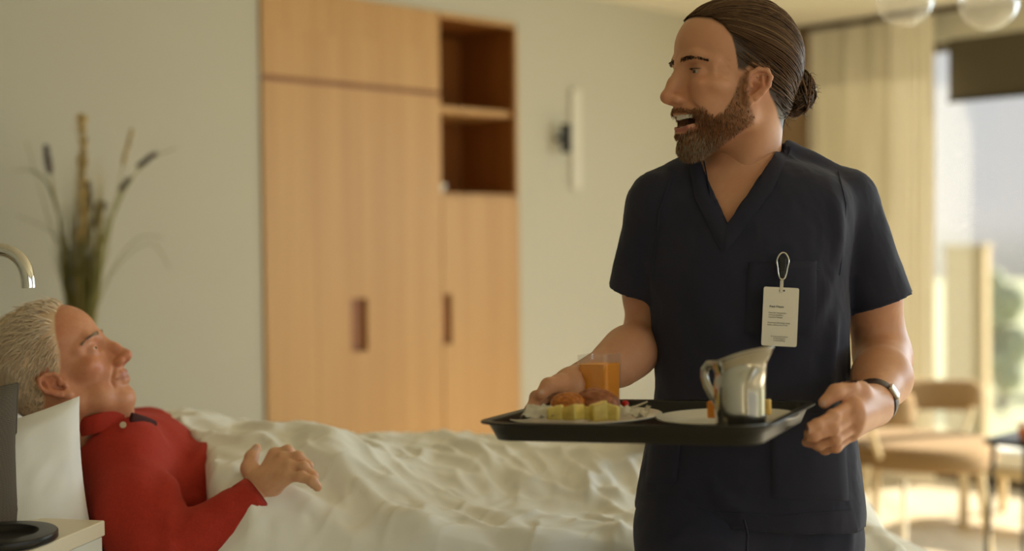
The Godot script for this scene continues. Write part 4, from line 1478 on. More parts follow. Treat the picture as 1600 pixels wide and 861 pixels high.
func build_nurse() -> void:
	var o := NB
	var t := thing("person", "smiling bearded man with hair tied back in a bun, in navy scrubs, carrying the tray", "person", o)
	var g := Geo.new()
	for k in ["head", "chest", "arm_r", "arm_l", "hand_l", "hand_r"]: take(g, jn[k])
	part("body", g, M.skin, t)
	for s in [1.0, -1.0]:
		g = Geo.new()
		var c := Vector3(0.032 * s, -0.0012, 0.0722)
		eye(g, c, Vector3(-0.05, -0.14, 1.0).normalized(), 0.0128)
		for i in g.V.size():
			g.V[i] = head_n * g.V[i]
			g.N[i] = head_n.basis * g.N[i]
		part("eye", g, M.eye, t)
		g = lashes(head_n, s)
		part("eyelashes", g, M.hair, t).set_meta("kind", "stuff")
	for q in [["hair", "hair"], ["hair_bun", "bun"], ["beard", "beard"], ["eyebrow", "brow_a"], ["eyebrow", "brow_b"]]:
		g = results[jn[q[1]]]
		for i in g.V.size():
			g.V[i] = head_n * g.V[i]
			g.N[i] = head_n.basis * g.N[i]
		var h := part(q[0], g, M.hair if q[0] != "beard" else M.beard, t)
		if q[0] != "hair_bun": h.set_meta("kind", "stuff")
	# teeth in an arc
	g = Geo.new()
	for i in range(-4, 5):
		var a := i * 0.205
		var w := 0.0042 if absi(i) > 1 else 0.0046
		var c := Vector3(sin(a) * 0.0285, -0.0690 + absf(i) * 0.0004, 0.0620 + cos(a) * 0.0275)
		g.tint = Color(0.88, 0.82, 0.70)
		g.rounded(c, Vector3(w * 1.45, 0.0098 - absf(i) * 0.0004, 0.005), 0.0018, Basis(Vector3.UP, a), 2)
	for i in range(-3, 4):
		var a := i * 0.2
		g.tint = Color(0.66, 0.58, 0.44)
		g.rounded(Vector3(sin(a) * 0.025, -0.0860, 0.060 + cos(a) * 0.024), Vector3(0.0048, 0.006, 0.004), 0.0016, Basis(Vector3.UP, a), 2)
	for i in g.V.size():
		g.V[i] = head_n * g.V[i]
		g.N[i] = head_n.basis * g.N[i]
	part("teeth", g, M.teeth, t)
	# scrubs
	g = Geo.new()
	take(g, jn.cloth)
	var top := part("scrub_top", g, M.scrubs, t)
	g = Geo.new()
	take(g, jn.pants)
	var pants := part("trousers", g, M.scrubs, t)
	var nf := FastNoiseLite.new()
	nf.frequency = 1.0
	var dp := cloth_fold.bind(nf, o)
	cloth_n.vneck = false
	for q in [[[[1219, 224], [1186, 283], [1134, 352]], [[1237, 230], [1207, 298], [1133, 396]]], [[[1093, 246], [1106, 300], [1136, 352]], [[1076, 252], [1086, 310], [1127, 396]]]]:
		g = Geo.new()
		var ca := line_on(cloth_n, o, q[0], 0.0035, 22)
		var cb := line_on(cloth_n, o, q[1], 0.0035, 22)
		var rows := []
		for i in ca.size():
			var a: Vector3 = ca[i]
			var b: Vector3 = cb[i]
			var back := (a + o - EYE).normalized() * 0.006
			rows.append(PackedVector3Array([a + back, a, a.lerp(b, 0.5), b, b + back]))
		g.grid(rows)
		part("neckband", g, M.scrubs, top)
	g = Geo.new()
	patch(g, cloth_n, o, [Vector2(1166, 407), Vector2(1279, 405), Vector2(1277, 526), Vector2(1160, 522)], 0.0032, 12, 14, dp)
	part("chest_pocket", g, M.scrubs, top)
	g = Geo.new()
	patch(g, cloth_n, o, [Vector2(1199, 650), Vector2(1322, 640), Vector2(1330, 786), Vector2(1203, 781)], 0.0032, 12, 16, dp)
	part("lower_pocket", g, M.scrubs, top)
	g = Geo.new()
	patch(g, cloth_n, o, [Vector2(1012, 650), Vector2(1070, 655), Vector2(1058, 755), Vector2(1006, 758)], 0.0032, 8, 12, dp)
	part("lower_pocket", g, M.scrubs, top)
	for l in [[[1052, 270], [1030, 330], [1024, 400], [1020, 440]], [[1310, 268], [1322, 320], [1318, 380], [1312, 430]], [[1164, 425], [1220, 424], [1279, 422]], [[1008, 772], [1120, 800], [1230, 806], [1330, 796]], [[1100, 252], [1110, 305], [1134, 362]]]:
		g = Geo.new()
		var p := line_on(cloth_n, o, l, 0.0006, 20, dp)
		var rr := []
		for i in p.size(): rr.append(0.0011)
		g.tube(p, rr, 5, false)
		part("stitched_seam", g, M.scrubs, top)
	cloth_n.vneck = true
	g = Geo.new()
	g.tube(pts_of([[1322, 690, 2.01], [1330, 725, 2.01], [1336, 760, 2.01], [1341, 784, 2.01]], o), [0.003, 0.004, 0.005, 0.004], 6, true, 0.4)
	part("side_tie", g, M.scrubs, top)
	g = Geo.new()
	g.tube(pts_of([[1162, 812, 1.95], [1168, 835, 1.945], [1166, 870, 1.94]], o), [0.0045, 0.0045, 0.004], 8, true, 0.5)
	part("drawstring", g, M.scrubs, pants)
	for s in [[-0.125, 0.07], [0.065, -0.06]]:
		g = Geo.new()
		g.tube([Vector3(s[0], 0.045, s[1] - 0.10), Vector3(s[0], 0.055, s[1] - 0.04), Vector3(s[0], 0.05, s[1] + 0.05), Vector3(s[0], 0.035, s[1] + 0.12), Vector3(s[0], 0.028, s[1] + 0.155)], [0.03, 0.045, 0.045, 0.036, 0.012], 14, true, 0.95)
		part("shoe", g, M.black, t)

func lashes(xf: Transform3D, s: float) -> Geo:
	var r := RandomNumberGenerator.new()
	r.seed = 41
	var g := Geo.new()
	g.tint = Color(0.02, 0.012, 0.008)
	for i in 34:
		var a := lerpf(-1.25, 1.25, i / 33.0)
		var p := Vector3(0.032 * s + 0.0125 * sin(a), 0.0010 + 0.0012 * cos(a), 0.0725 + 0.0128 * cos(a) + 0.0012)
		strand(g, r, xf * p, xf.basis * Vector3(0.5 * sin(a), 0.05, 1.0).normalized(), xf.basis * Vector3(0, 0.1, 0), 0.0055, 0.00035)
	return g

func eye(g: Geo, c: Vector3, look: Vector3, r: float) -> void:
	var b := Basis.looking_at(-look, Vector3.UP)    # +z along the look
	var rows := []
	var cols := PackedColorArray()
	for j in 19:
		var th := PI * pow(j / 18.0, 1.4)
		var ring := PackedVector3Array()
		for i in 20:
			var a := TAU * i / 20.0
			ring.append(c + b * Vector3(sin(th) * cos(a), sin(th) * sin(a), cos(th)) * r)
			cols.append(Color(0.008, 0.006, 0.005) if th < 0.22 else Color(0.07, 0.04, 0.02) if th < 0.50 else Color(0.55, 0.48, 0.40))
		rows.append(ring)
	rows.reverse()
	cols.reverse()
	g.grid(rows, true, false, cols)

# ------------------------------------------------------------------ the old man in bed
const OB := Vector3(-0.55, 0, -2.35)
var head_o := Transform3D()
var jo := {}

func old_jobs() -> void:
	var o := OB
	var fn := FastNoiseLite.new()
	fn.frequency = 1.0
	var pitch := deg_to_rad(32.0)
	var yaw := deg_to_rad(5.0)
	var fz := Vector3(cos(pitch) * cos(yaw), sin(pitch), -cos(pitch) * sin(yaw))
	var fx := Vector3(-sin(yaw), 0, -cos(yaw))
	head_o = Transform3D(Basis(fx, fz.cross(fx), fz), W(92, 580, 2.26) - o)
	var inv := head_o.affine_inverse()
	var hf := head_field(false)
	var nb := W(172, 700, 2.31) - o
	hf.cap(inv * (head_o * Vector3(0, -0.045, -0.025)), inv * nb, 0.055, 0.060, 0.03)
	hf.cap(Vector3(0, -0.098, 0.045), inv * (W(186, 668, 2.29) - o), 0.024, 0.030, 0.03)    # soft throat
	jo.hf = hf
	jo.head = start(hf, Vector3(-0.094, -0.180, -0.125), Vector3(0.094, 0.128, 0.132), 0.0027, skin_old.bind(fn), null, head_o)
	jo.hair = custom(hair_old.bind(hf))
	jo.brow = custom(brow.bind(hf, -1.0, Color(0.50, 0.38, 0.24), 110, 0.009, 7))
	jo.brow2 = custom(brow.bind(hf, 1.0, Color(0.50, 0.38, 0.24), 110, 0.009, 9))
	# hand on the covers
	var lh := Sdf.new()
	var wr := W(411, 762, 2.205) - o
	lh.cap(W(372, 800, 2.19) - o, wr, 0.031, 0.029, 0.01)
	var mc := pts_of([[429, 710, 2.225], [443, 716, 2.205], [452, 729, 2.185], [450, 745, 2.17]], o)
	for i in 4: lh.cap(wr, mc[i], 0.022, 0.0125, 0.014)
	finger(lh, [mc[0]] + pts_of([[449, 704, 2.225], [464, 714, 2.235], [470, 728, 2.24]], o), 0.0098, 0.0078)
	finger(lh, [mc[1]] + pts_of([[466, 714, 2.20], [481, 728, 2.20], [484, 743, 2.205]], o), 0.0100, 0.0080)
	finger(lh, [mc[2]] + pts_of([[474, 730, 2.175], [489, 744, 2.172], [490, 757, 2.175]], o), 0.0098, 0.0080)
	finger(lh, [mc[3]] + pts_of([[472, 745, 2.155], [488, 752, 2.148], [496, 761, 2.150]], o), 0.0094, 0.0080)
	lh.chain(pts_of([[402, 752, 2.215], [390, 732, 2.225], [393, 714, 2.235], [401, 701, 2.245]], o), [0.020, 0.0150, 0.0110, 0.0085], 0.007)
	jo.hand = start(lh, W(360, 815, 2.2) - o + Vector3(0, 0, -0.07), W(512, 685, 2.2) - o + Vector3(0, 0, 0.09), 0.0028, old_hand.bind(fn, W(399, 699, 2.236) - o))
	# the body under the sweater
	var core := Sdf.new()
	core.ell(W(258, 785, 2.42) - o, Vector3(0.17, 0.095, 0.15), 0.03, 1, Basis(Vector3.BACK, deg_to_rad(-24)))
	core.cap(nb, W(240, 770, 2.42) - o, 0.05, 0.08, 0.04)
	core.chain([W(225, 745, 2.36) - o, W(205, 730, 2.25) - o, W(230, 860, 2.13) - o, W(262, 884, 2.12) - o, W(385, 790, 2.19) - o, wr], [0.05, 0.045, 0.042, 0.040, 0.030, 0.028], 0.03)
	jo.core = start(core, W(130, 905, 2.4) - o + Vector3(0, -0.1, -0.3), W(600, 640, 2.4) - o + Vector3(0, 0, 0.40), 0.012, old_hand.bind(fn, Vector3(9, 9, 9)))
	# sweater
	var s := Sdf.new()
	var tilt := Basis(Vector3.BACK, deg_to_rad(-24))
	s.ell(W(252, 772, 2.42) - o, Vector3(0.20, 0.125, 0.19), 0.03, 1, tilt)
	s.ell(W(400, 812, 2.44) - o, Vector3(0.19, 0.125, 0.18), 0.06, 1, Basis(Vector3.BACK, deg_to_rad(-10)))
	s.cap(W(168, 690, 2.31) - o, W(195, 735, 2.40) - o, 0.070, 0.11, 0.05)
	s.cap(W(196, 722, 2.26) - o, W(215, 800, 2.17) - o, 0.070, 0.069, 0.05)
	s.cap(W(215, 800, 2.17) - o, W(240, 888, 2.11) - o, 0.069, 0.064, 0.03)
	s.cap(W(225, 690, 2.55) - o, W(300, 790, 2.70) - o, 0.070, 0.060, 0.05)
	s.flat_cap(W(248, 890, 2.11) - o, W(404, 776, 2.19) - o, 0.062, 0.0375, 0.03)
	s.cap(W(400, 780, 2.188) - o, W(425, 760, 2.20) - o, 0.033, 0.033, 0.002, -1)
	s.cap(nb, W(140, 640, 2.28) - o, 0.064, 0.064, 0.006, -1)
	jo.sweater = start(s, W(110, 900, 2.4) - o + Vector3(0, -0.12, -0.42), W(600, 630, 2.4) - o + Vector3(0, 0, 0.42), 0.0085, null, sweater_fold.bind(fn, o))
	jo.sf = s

static func old_hand(p: Vector3, _n: Vector3, fn: FastNoiseLite, nail: Vector3) -> Color:
	var k := 0.35 + fn.get_noise_3dv(p * 40.0) * 0.35 + fn.get_noise_3dv(p * 170.0) * 0.25
	var c := Color(0.76, 0.45, 0.265).lerp(Color(0.64, 0.29, 0.160), clampf(k, 0, 1))  # hand skin paler than the face, light falling on it put into the colour
	return c.lerp(Color(0.66, 0.42, 0.32), smoothstep(0.0068, 0.0050, p.distance_to(nail)))

const SFOLDS := [[268, 700, 262, 800, 0.014, 0.008], [262, 790, 292, 822, 0.012, 0.008], [230, 700, 275, 790, 0.016, -0.006], [290, 822, 330, 790, 0.010, 0.006], [285, 830, 360, 800, 0.012, 0.007],
	[300, 845, 345, 835, 0.012, 0.006], [150, 700, 240, 690, 0.018, 0.004], [290, 850, 280, 830, 0.010, 0.007], [330, 770, 385, 800, 0.010, 0.004], [245, 675, 300, 705, 0.014, 0.004], [180, 760, 190, 850, 0.02, 0.004]]

func sweater_fold(p: Vector3, _n: Vector3, fn: FastNoiseLite, o: Vector3) -> float:
	var s := fn.get_noise_3d(p.x * 8.0, p.y * 8.0, p.z * 8.0) * 0.005
	for q in SFOLDS: s += fold(Vector3(p.x, p.y, 0), W(q[0], q[1], 2.15) * Vector3(1, 1, 0) - o * Vector3(1, 1, 0), W(q[2], q[3], 2.15) * Vector3(1, 1, 0) - o * Vector3(1, 1, 0), q[4], q[5])
	return s

func build_old() -> void:
	var o := OB
	var t := thing("person", "white-haired old man in a red sweater lying in bed, hand on the covers", "person", o)
	var g := Geo.new()
	take(g, jo.head)
	take(g, jo.hand)
	take(g, jo.core)
	part("body", g, M.skin, t)
	for s in [1.0, -1.0]:
		g = Geo.new()
		eye(g, Vector3(0.032 * s, -0.0012, 0.0722), Vector3(0, 0.05, 1).normalized(), 0.0128)
		for i in g.V.size():
			g.V[i] = head_o * g.V[i]
			g.N[i] = head_o.basis * g.N[i]
		part("eye", g, M.eye, t)
	for q in [["hair", "hair"], ["eyebrow", "brow"], ["eyebrow", "brow2"]]:
		g = results[jo[q[1]]]
		for i in g.V.size():
			g.V[i] = head_o * g.V[i]
			g.N[i] = head_o.basis * g.N[i]
		part(q[0], g, M.hair_white, t).set_meta("kind", "stuff")
	g = Geo.new()
	take(g, jo.sweater)
	var sw := part("sweater", g, M.sweater, t)
	# stand collar, open in front
	g = Geo.new()
	var c := W(160, 652, 2.28) - o
	var ax := Vector3(-0.16, 0.98, 0.02).normalized()
	var bx := Basis(ax.cross(Vector3.BACK).normalized(), ax, Vector3.ZERO)
	bx.z = bx.x.cross(ax)
	var rows := []
	for q in [[0.0, -0.020], [0.003, -0.004], [0.001, 0.011], [-0.0005, 0.013], [-0.004, 0.011], [-0.004, -0.012]]:
		var ring := PackedVector3Array()
		for i in 49:
			var a := lerpf(deg_to_rad(22), deg_to_rad(345), i / 48.0)
			var wob := 0.0015 * sin(a * 5.0)
			ring.append(c + bx * Vector3(-cos(a) * -(0.047 + q[0] + wob) * 1.0, q[1] + 0.002 * sin(a * 2.0) + (0.004 if i > 44 else 0.0), sin(a) * (0.062 + q[0] + wob)))
		rows.append(ring)
	rows.reverse()
	g.grid(rows)
	part("collar", g, M.sweater, sw)
	g = Geo.new()
	var p := []
	for q in [[205, 652, 2.25], [214, 655, 2.26], [228, 659, 2.28], [243, 662, 2.32]]: p.append(W(q[0], q[1], q[2]) - o)
	g.tube(p, [0.009, 0.010, 0.010, 0.006], 10, true, 0.5)
	part("placket", g, M.sweater_dark, sw)
	g = Geo.new()
	g.tube([W(192, 664, 2.222) - o, W(192, 664, 2.217) - o], [0.0058, 0.0052], 14, true)
	part("button", g, M.button, sw)
	g = Geo.new()
	var wa := W(386, 789, 2.183) - o
	var wb := W(405, 775, 2.192) - o
	var dd := (wb - wa).normalized()
	g.tube([wa - dd * 0.012, wa, wb - dd * 0.002, wb, wb - dd * 0.004, wa], [0.0395, 0.0405, 0.0395, 0.037, 0.034, 0.034], 28, false)
	part("cuff", g, M.sweater, sw)

# ------------------------------------------------------------------ bed and bedding
var duvet_noise := FastNoiseLite.new()
var duvet_fine := FastNoiseLite.new()

static func bump1(x: float, c: float, w: float) -> float:
	var q := (x - c) / w
	return exp(-q * q)

static func ridge(p: Vector2, a: Vector2, b: Vector2, wl: float, wr: float, ha: float, hb: float) -> float:   # a fold from a to b, soft to its left, steep to its right
	var ab := b - a
	var h := clampf((p - a).dot(ab) / ab.length_squared(), 0.0, 1.0)
	var q := p - a - ab * h
	var side := ab.cross(p - a) / ab.length()
	var w := lerpf(wr, wl, smoothstep(-0.03, 0.05, side))
	return lerpf(ha, hb, h) * exp(-q.length_squared() / (w * w))

func duvet_y(x: float, d: float) -> float:
	var prof := pw([[1.99, 0.40], [2.03, 0.62], [2.06, 0.76], [2.09, 0.805], [2.13, 0.828], [2.25, 0.838], [2.36, 0.846], [2.45, 0.866], [2.58, 0.896], [2.70, 0.914], [2.80, 0.914], [2.90, 0.885], [2.98, 0.82], [3.03, 0.72], [3.07, 0.5]], d)
	var y := prof
	var top := smoothstep(1.99, 2.12, d) * smoothstep(3.07, 2.95, d)
	y += 0.128 * bump1(x, -0.46, 0.20) * bump1(d, 2.40, 0.27) * top
	y += 0.095 * bump1(x, -0.70, 0.13) * bump1(d, 2.50, 0.20)
	y += 0.024 * bump1(x, -0.368, 0.058) * bump1(d, 2.185, 0.07)
	var p := Vector2(x, d)
	y += ridge(p, Vector2(-0.335, 2.34), Vector2(-0.10, 2.06), 0.14, 0.05, 0.048, 0.030) * top
	y += ridge(p, Vector2(-0.10, 2.30), Vector2(0.10, 2.06), 0.10, 0.05, 0.012, 0.028) * top
	y += ridge(p, Vector2(-0.52, 2.25), Vector2(-0.40, 2.05), 0.05, 0.04, 0.02, 0.03) * top
	y += ridge(p, Vector2(0.02, 2.22), Vector2(0.32, 2.10), 0.06, 0.05, 0.016, 0.02) * top
	# gathers on the slope that faces the room
	var band := smoothstep(2.36, 2.44, d) * smoothstep(2.76, 2.64, d) * smoothstep(-0.32, -0.15, x)
	var xx := x + (d - 2.5) * 0.25 + duvet_noise.get_noise_2d(x * 3.0, d * 3.0) * 0.05
	y += band * 0.016 * (1.0 - absf(sin(xx * 48.0 + 1.5 * duvet_noise.get_noise_2d(x * 5.0, d * 2.0)))) * (0.5 + duvet_noise.get_noise_2d(x * 6.0 + 9.0, d * 4.0))
	var rg := 1.0 - absf(duvet_noise.get_noise_2d(x * 4.5 + d * 3.2, d * 3.0 - x * 1.0)) * 2.6
	y += 0.014 * maxf(rg, 0.0) * top
	var r2 := 1.0 - absf(duvet_noise.get_noise_2d(x * 9.0 - d * 6.0 + 30.0, d * 5.0 + x * 3.0)) * 3.2
	y += 0.0035 * maxf(r2, 0.0) * top
	y += duvet_noise.get_noise_2d(x * 2.2 + 40.0, d * 2.2) * 0.018 * top
	y += duvet_fine.get_noise_2d(x * 9.0 + d * 4.0, d * 8.0) * 0.0035 * top
	# foot end
	y -= 0.045 * smoothstep(-0.2, 0.35, x)
	y -= 0.55 * pow(clampf((x - 0.58) / 0.345, 0.0, 1.1), 3.0)
	return y

func duvet_left(d: float) -> float:
	return pw([[1.99, -0.485], [2.15, -0.505], [2.22, -0.535], [2.33, -0.565], [2.45, -0.63], [2.60, -0.78], [2.80, -0.83], [3.07, -0.85]], d)

func duvet_mesh() -> Geo:
	duvet_noise.frequency = 1.0
	duvet_noise.fractal_octaves = 2
	duvet_noise.fractal_gain = 0.4
	duvet_fine.fractal_octaves = 2
	duvet_noise.seed = 4
	duvet_fine.frequency = 1.0
	duvet_fine.seed = 12
	var g := Geo.new()
	var nx := 260
	var nd := 160
	var top := []
	var low := []
	for j in nd + 1:
		var row := PackedVector3Array()
		var d := 3.07 - 1.08 * j / nd
		for i in nx + 1:
			var xl := duvet_left(d)
			var x := lerpf(xl, 0.95, float(i) / nx)
			var bulge := 0.0
			var y := duvet_y(x, d)
			var edge := minf((x - xl) / 0.02, 1.0)
			y -= 0.016 * (1.0 - sqrt(clampf(edge * (2.0 - edge), 0, 1)))
			bulge = 0.07 * smoothstep(0.02, 0.16, x) * smoothstep(0.80, 0.66, x) * smoothstep(2.45, 1.99, d)    # the nurse's legs press the hem in
			row.append(Vector3(x, y, -d - maxf(x + 0.5, 0.0) * 0.16 - bulge))
		top.append(row)
	top.reverse()     # near edge first
	g.grid(top)
	for j in top.size():
		var r: PackedVector3Array = top[j]
		var q := PackedVector3Array()
		for i in r.size(): q.append(r[i] + Vector3(0, -0.032, 0))
		low.append(q)
	var flip := low.duplicate()
	flip.reverse()
	g.grid(flip)
	var m := top.size()
	var last: int = top[0].size() - 1
	for side in [0, last]:
		var a := PackedVector3Array()
		var b := PackedVector3Array()
		for j in m:
			a.append(top[j][side]); b.append(low[j][side])
		g.grid([a, b] if side == 0 else [b, a])
	g.grid([low[0], top[0]])
	g.grid([top[m - 1], low[m - 1]])
	return g

func pillow(w: float, h: float, t: float, n := 26, sd := 1, peak := 2.2, pinch := 0.09, rough := 1.0) -> Geo:   # lies in xy, thick along z, corners drawn out
	var g := Geo.new()
	var fn := FastNoiseLite.new()
	fn.frequency = 3.0
	fn.seed = sd
	var f := []
	var b := []
	for j in n + 1:
		var rf := PackedVector3Array()
		var rb := PackedVector3Array()
		for i in n + 1:
			var u := i * 2.0 / n - 1.0
			var v := j * 2.0 / n - 1.0
			var k := pow(maxf((1.0 - pow(absf(u), peak)) * (1.0 - pow(absf(v), peak)), 0.0), 0.42)
			var x := u * w * 0.5 * (1.0 - pinch * (1.0 - v * v) * u * u)
			var y := v * h * 0.5 * (1.0 - pinch * (1.0 - u * u) * v * v)
			var wr := fn.get_noise_2d(u * 0.8 + sd, v * 0.8) * 0.012 * k * rough + (1.0 - absf(fn.get_noise_2d(u * 1.3 + v * 0.7, v * 1.4 - u * 0.4)) * 3.0) * 0.004 * k * rough
			rf.append(Vector3(x, y, t * 0.5 * k + wr + 0.002))
			rb.append(Vector3(x, y, -t * 0.5 * k - wr * 0.6 - 0.002))
		f.append(rf)
		b.append(rb)
	g.grid(f)
	b.reverse()
	g.grid(b)
	b.reverse()
	g.grid([b[0], f[0]])
	g.grid([f[n], b[n]])
	for side in [0, n]:
		var a := PackedVector3Array()
		var c := PackedVector3Array()
		for j in n + 1:
			a.append(f[j][side]); c.append(b[j][side])
		g.grid([a, c] if side == 0 else [c, a])
	return g

func build_bed() -> void:
	var t := thing("bed", "raised white bed with a fitted sheet under the old man and the duvet", "bed", Vector3(-0.06, 0, -2.585), Basis(Vector3.UP, atan(0.16)))
	var g := Geo.new()
	g.rounded(Vector3(0.0, 0.57, 0.0), Vector3(2.0, 0.20, 0.94), 0.05)
	part("mattress", g, M.sheet, t)
	g = Geo.new()
	g.rounded(Vector3(-0.70, 0.70, 0.0), Vector3(0.62, 0.14, 0.90), 0.05, Basis(Vector3.BACK, deg_to_rad(-22)))
	part("raised_backrest", g, M.sheet, t)
	g = Geo.new()
	g.box(Vector3(0, 0.41, 0), Vector3(2.0, 0.11, 0.90), 0.01)
	part("frame", g, M.white_paint, t)
	g = Geo.new()
	g.box(Vector3(-1.03, 0.62, 0), Vector3(0.04, 0.62, 0.94), 0.012)
	part("headboard", g, M.oak, t)
	for x in [-0.85, 0.80]:
		for z in [-0.4, 0.4]:
			g = Geo.new()
			g.box(Vector3(x, 0.18, z), Vector3(0.06, 0.36, 0.06), 0.006)
			part("leg", g, M.white_paint, t)
	var dm: Geo = results[jo.duvet]
	single("duvet", dm, M.duvet, "rumpled white duvet spread over the bed and the old man's legs", "duvet")
	# pillows
	var wb := Basis(Vector3.BACK, deg_to_rad(10)) * Basis(Vector3.UP, deg_to_rad(30))
	g = pillow(0.46, 0.42, 0.13, 30, 3, 2.2, 0.10)
	single("pillow", g, M.sheet, "white pillow with a pointed corner standing before the old man's neck and shoulder", "pillow", W(124, 619, 2.12) - wb * Vector3(0.23, 0.21, 0), wb)
	g = pillow(0.52, 0.44, 0.14, 24, 5)
	single("pillow", g, M.sheet, "white pillow directly under the old man's head, behind the pointed one", "pillow", W(10, 735, 2.36), Basis(Vector3.BACK, deg_to_rad(14)) * Basis(Vector3.UP, deg_to_rad(75)) * Basis(Vector3.RIGHT, deg_to_rad(-14)))
	var gb := Basis(Vector3.BACK, deg_to_rad(2)) * Basis(Vector3.UP, deg_to_rad(48))
	g = pillow(0.44, 0.40, 0.12, 28, 9, 2.6, 0.06, 0.25)
	var gp := single("pillow", g, M.grey_cloth, "grey woven pillow cut off by the left edge, in front of the white ones", "pillow", W(27, 598, 2.04) - gb * Vector3(0.22, 0.20, 0), gb)
	g = Geo.new()
	var pts := []
	var rr := []
	for i in 30:
		var v := -1.0 + 2.0 * i / 29.0
		pts.append(Vector3(0.22 * (1.0 - 0.06 * (1.0 - v * v)), v * 0.2, 0)); rr.append(0.003)
	g.tube(pts, rr, 6)
	part("piping", g, M.grey_cloth, gp)

# ------------------------------------------------------------------ tray and breakfast
var tray_b := Basis()
var tray_o := Vector3.ZERO
const TRAY_L := 0.403
const TRAY_D := 0.316

func T(a: float, b: float, y := 0.0) -> Vector3:   # a place on the tray: a along its near edge, b away from the room's bed, both 0..1
	return tray_o + tray_b * Vector3(a * TRAY_L, y, -b * TRAY_D)

func rounded_rect(w: float, h: float, r: float, n := 8) -> PackedVector3Array:   # counter-clockwise seen from above, centred, in xz
	var out := PackedVector3Array()
	for q in [[1, -1, 0.0], [-1, -1, 0.5 * PI], [-1, 1, PI], [1, 1, 1.5 * PI]]:
		for k in n + 1:
			var a: float = q[2] + 0.5 * PI * k / n
			out.append(Vector3(q[0] * (w * 0.5 - r) + cos(a) * r, 0, q[1] * (h * 0.5 - r) - sin(a) * r))
	return out

func ring_stack(g: Geo, list: Array, o := Vector3.ZERO) -> void:   # each [w, h, r, y]; outside going up, then inside going down
	var rows := []
	for q in list:
		var ring := rounded_rect(q[0], q[1], q[2])
		for i in ring.size(): ring[i] += Vector3(0, q[3], 0) + o
		rows.append(ring)
	g.grid(rows, true)
	var a: PackedVector3Array = rows[0]
	g.fan(a, true)
	g.fan(rows[rows.size() - 1], false)

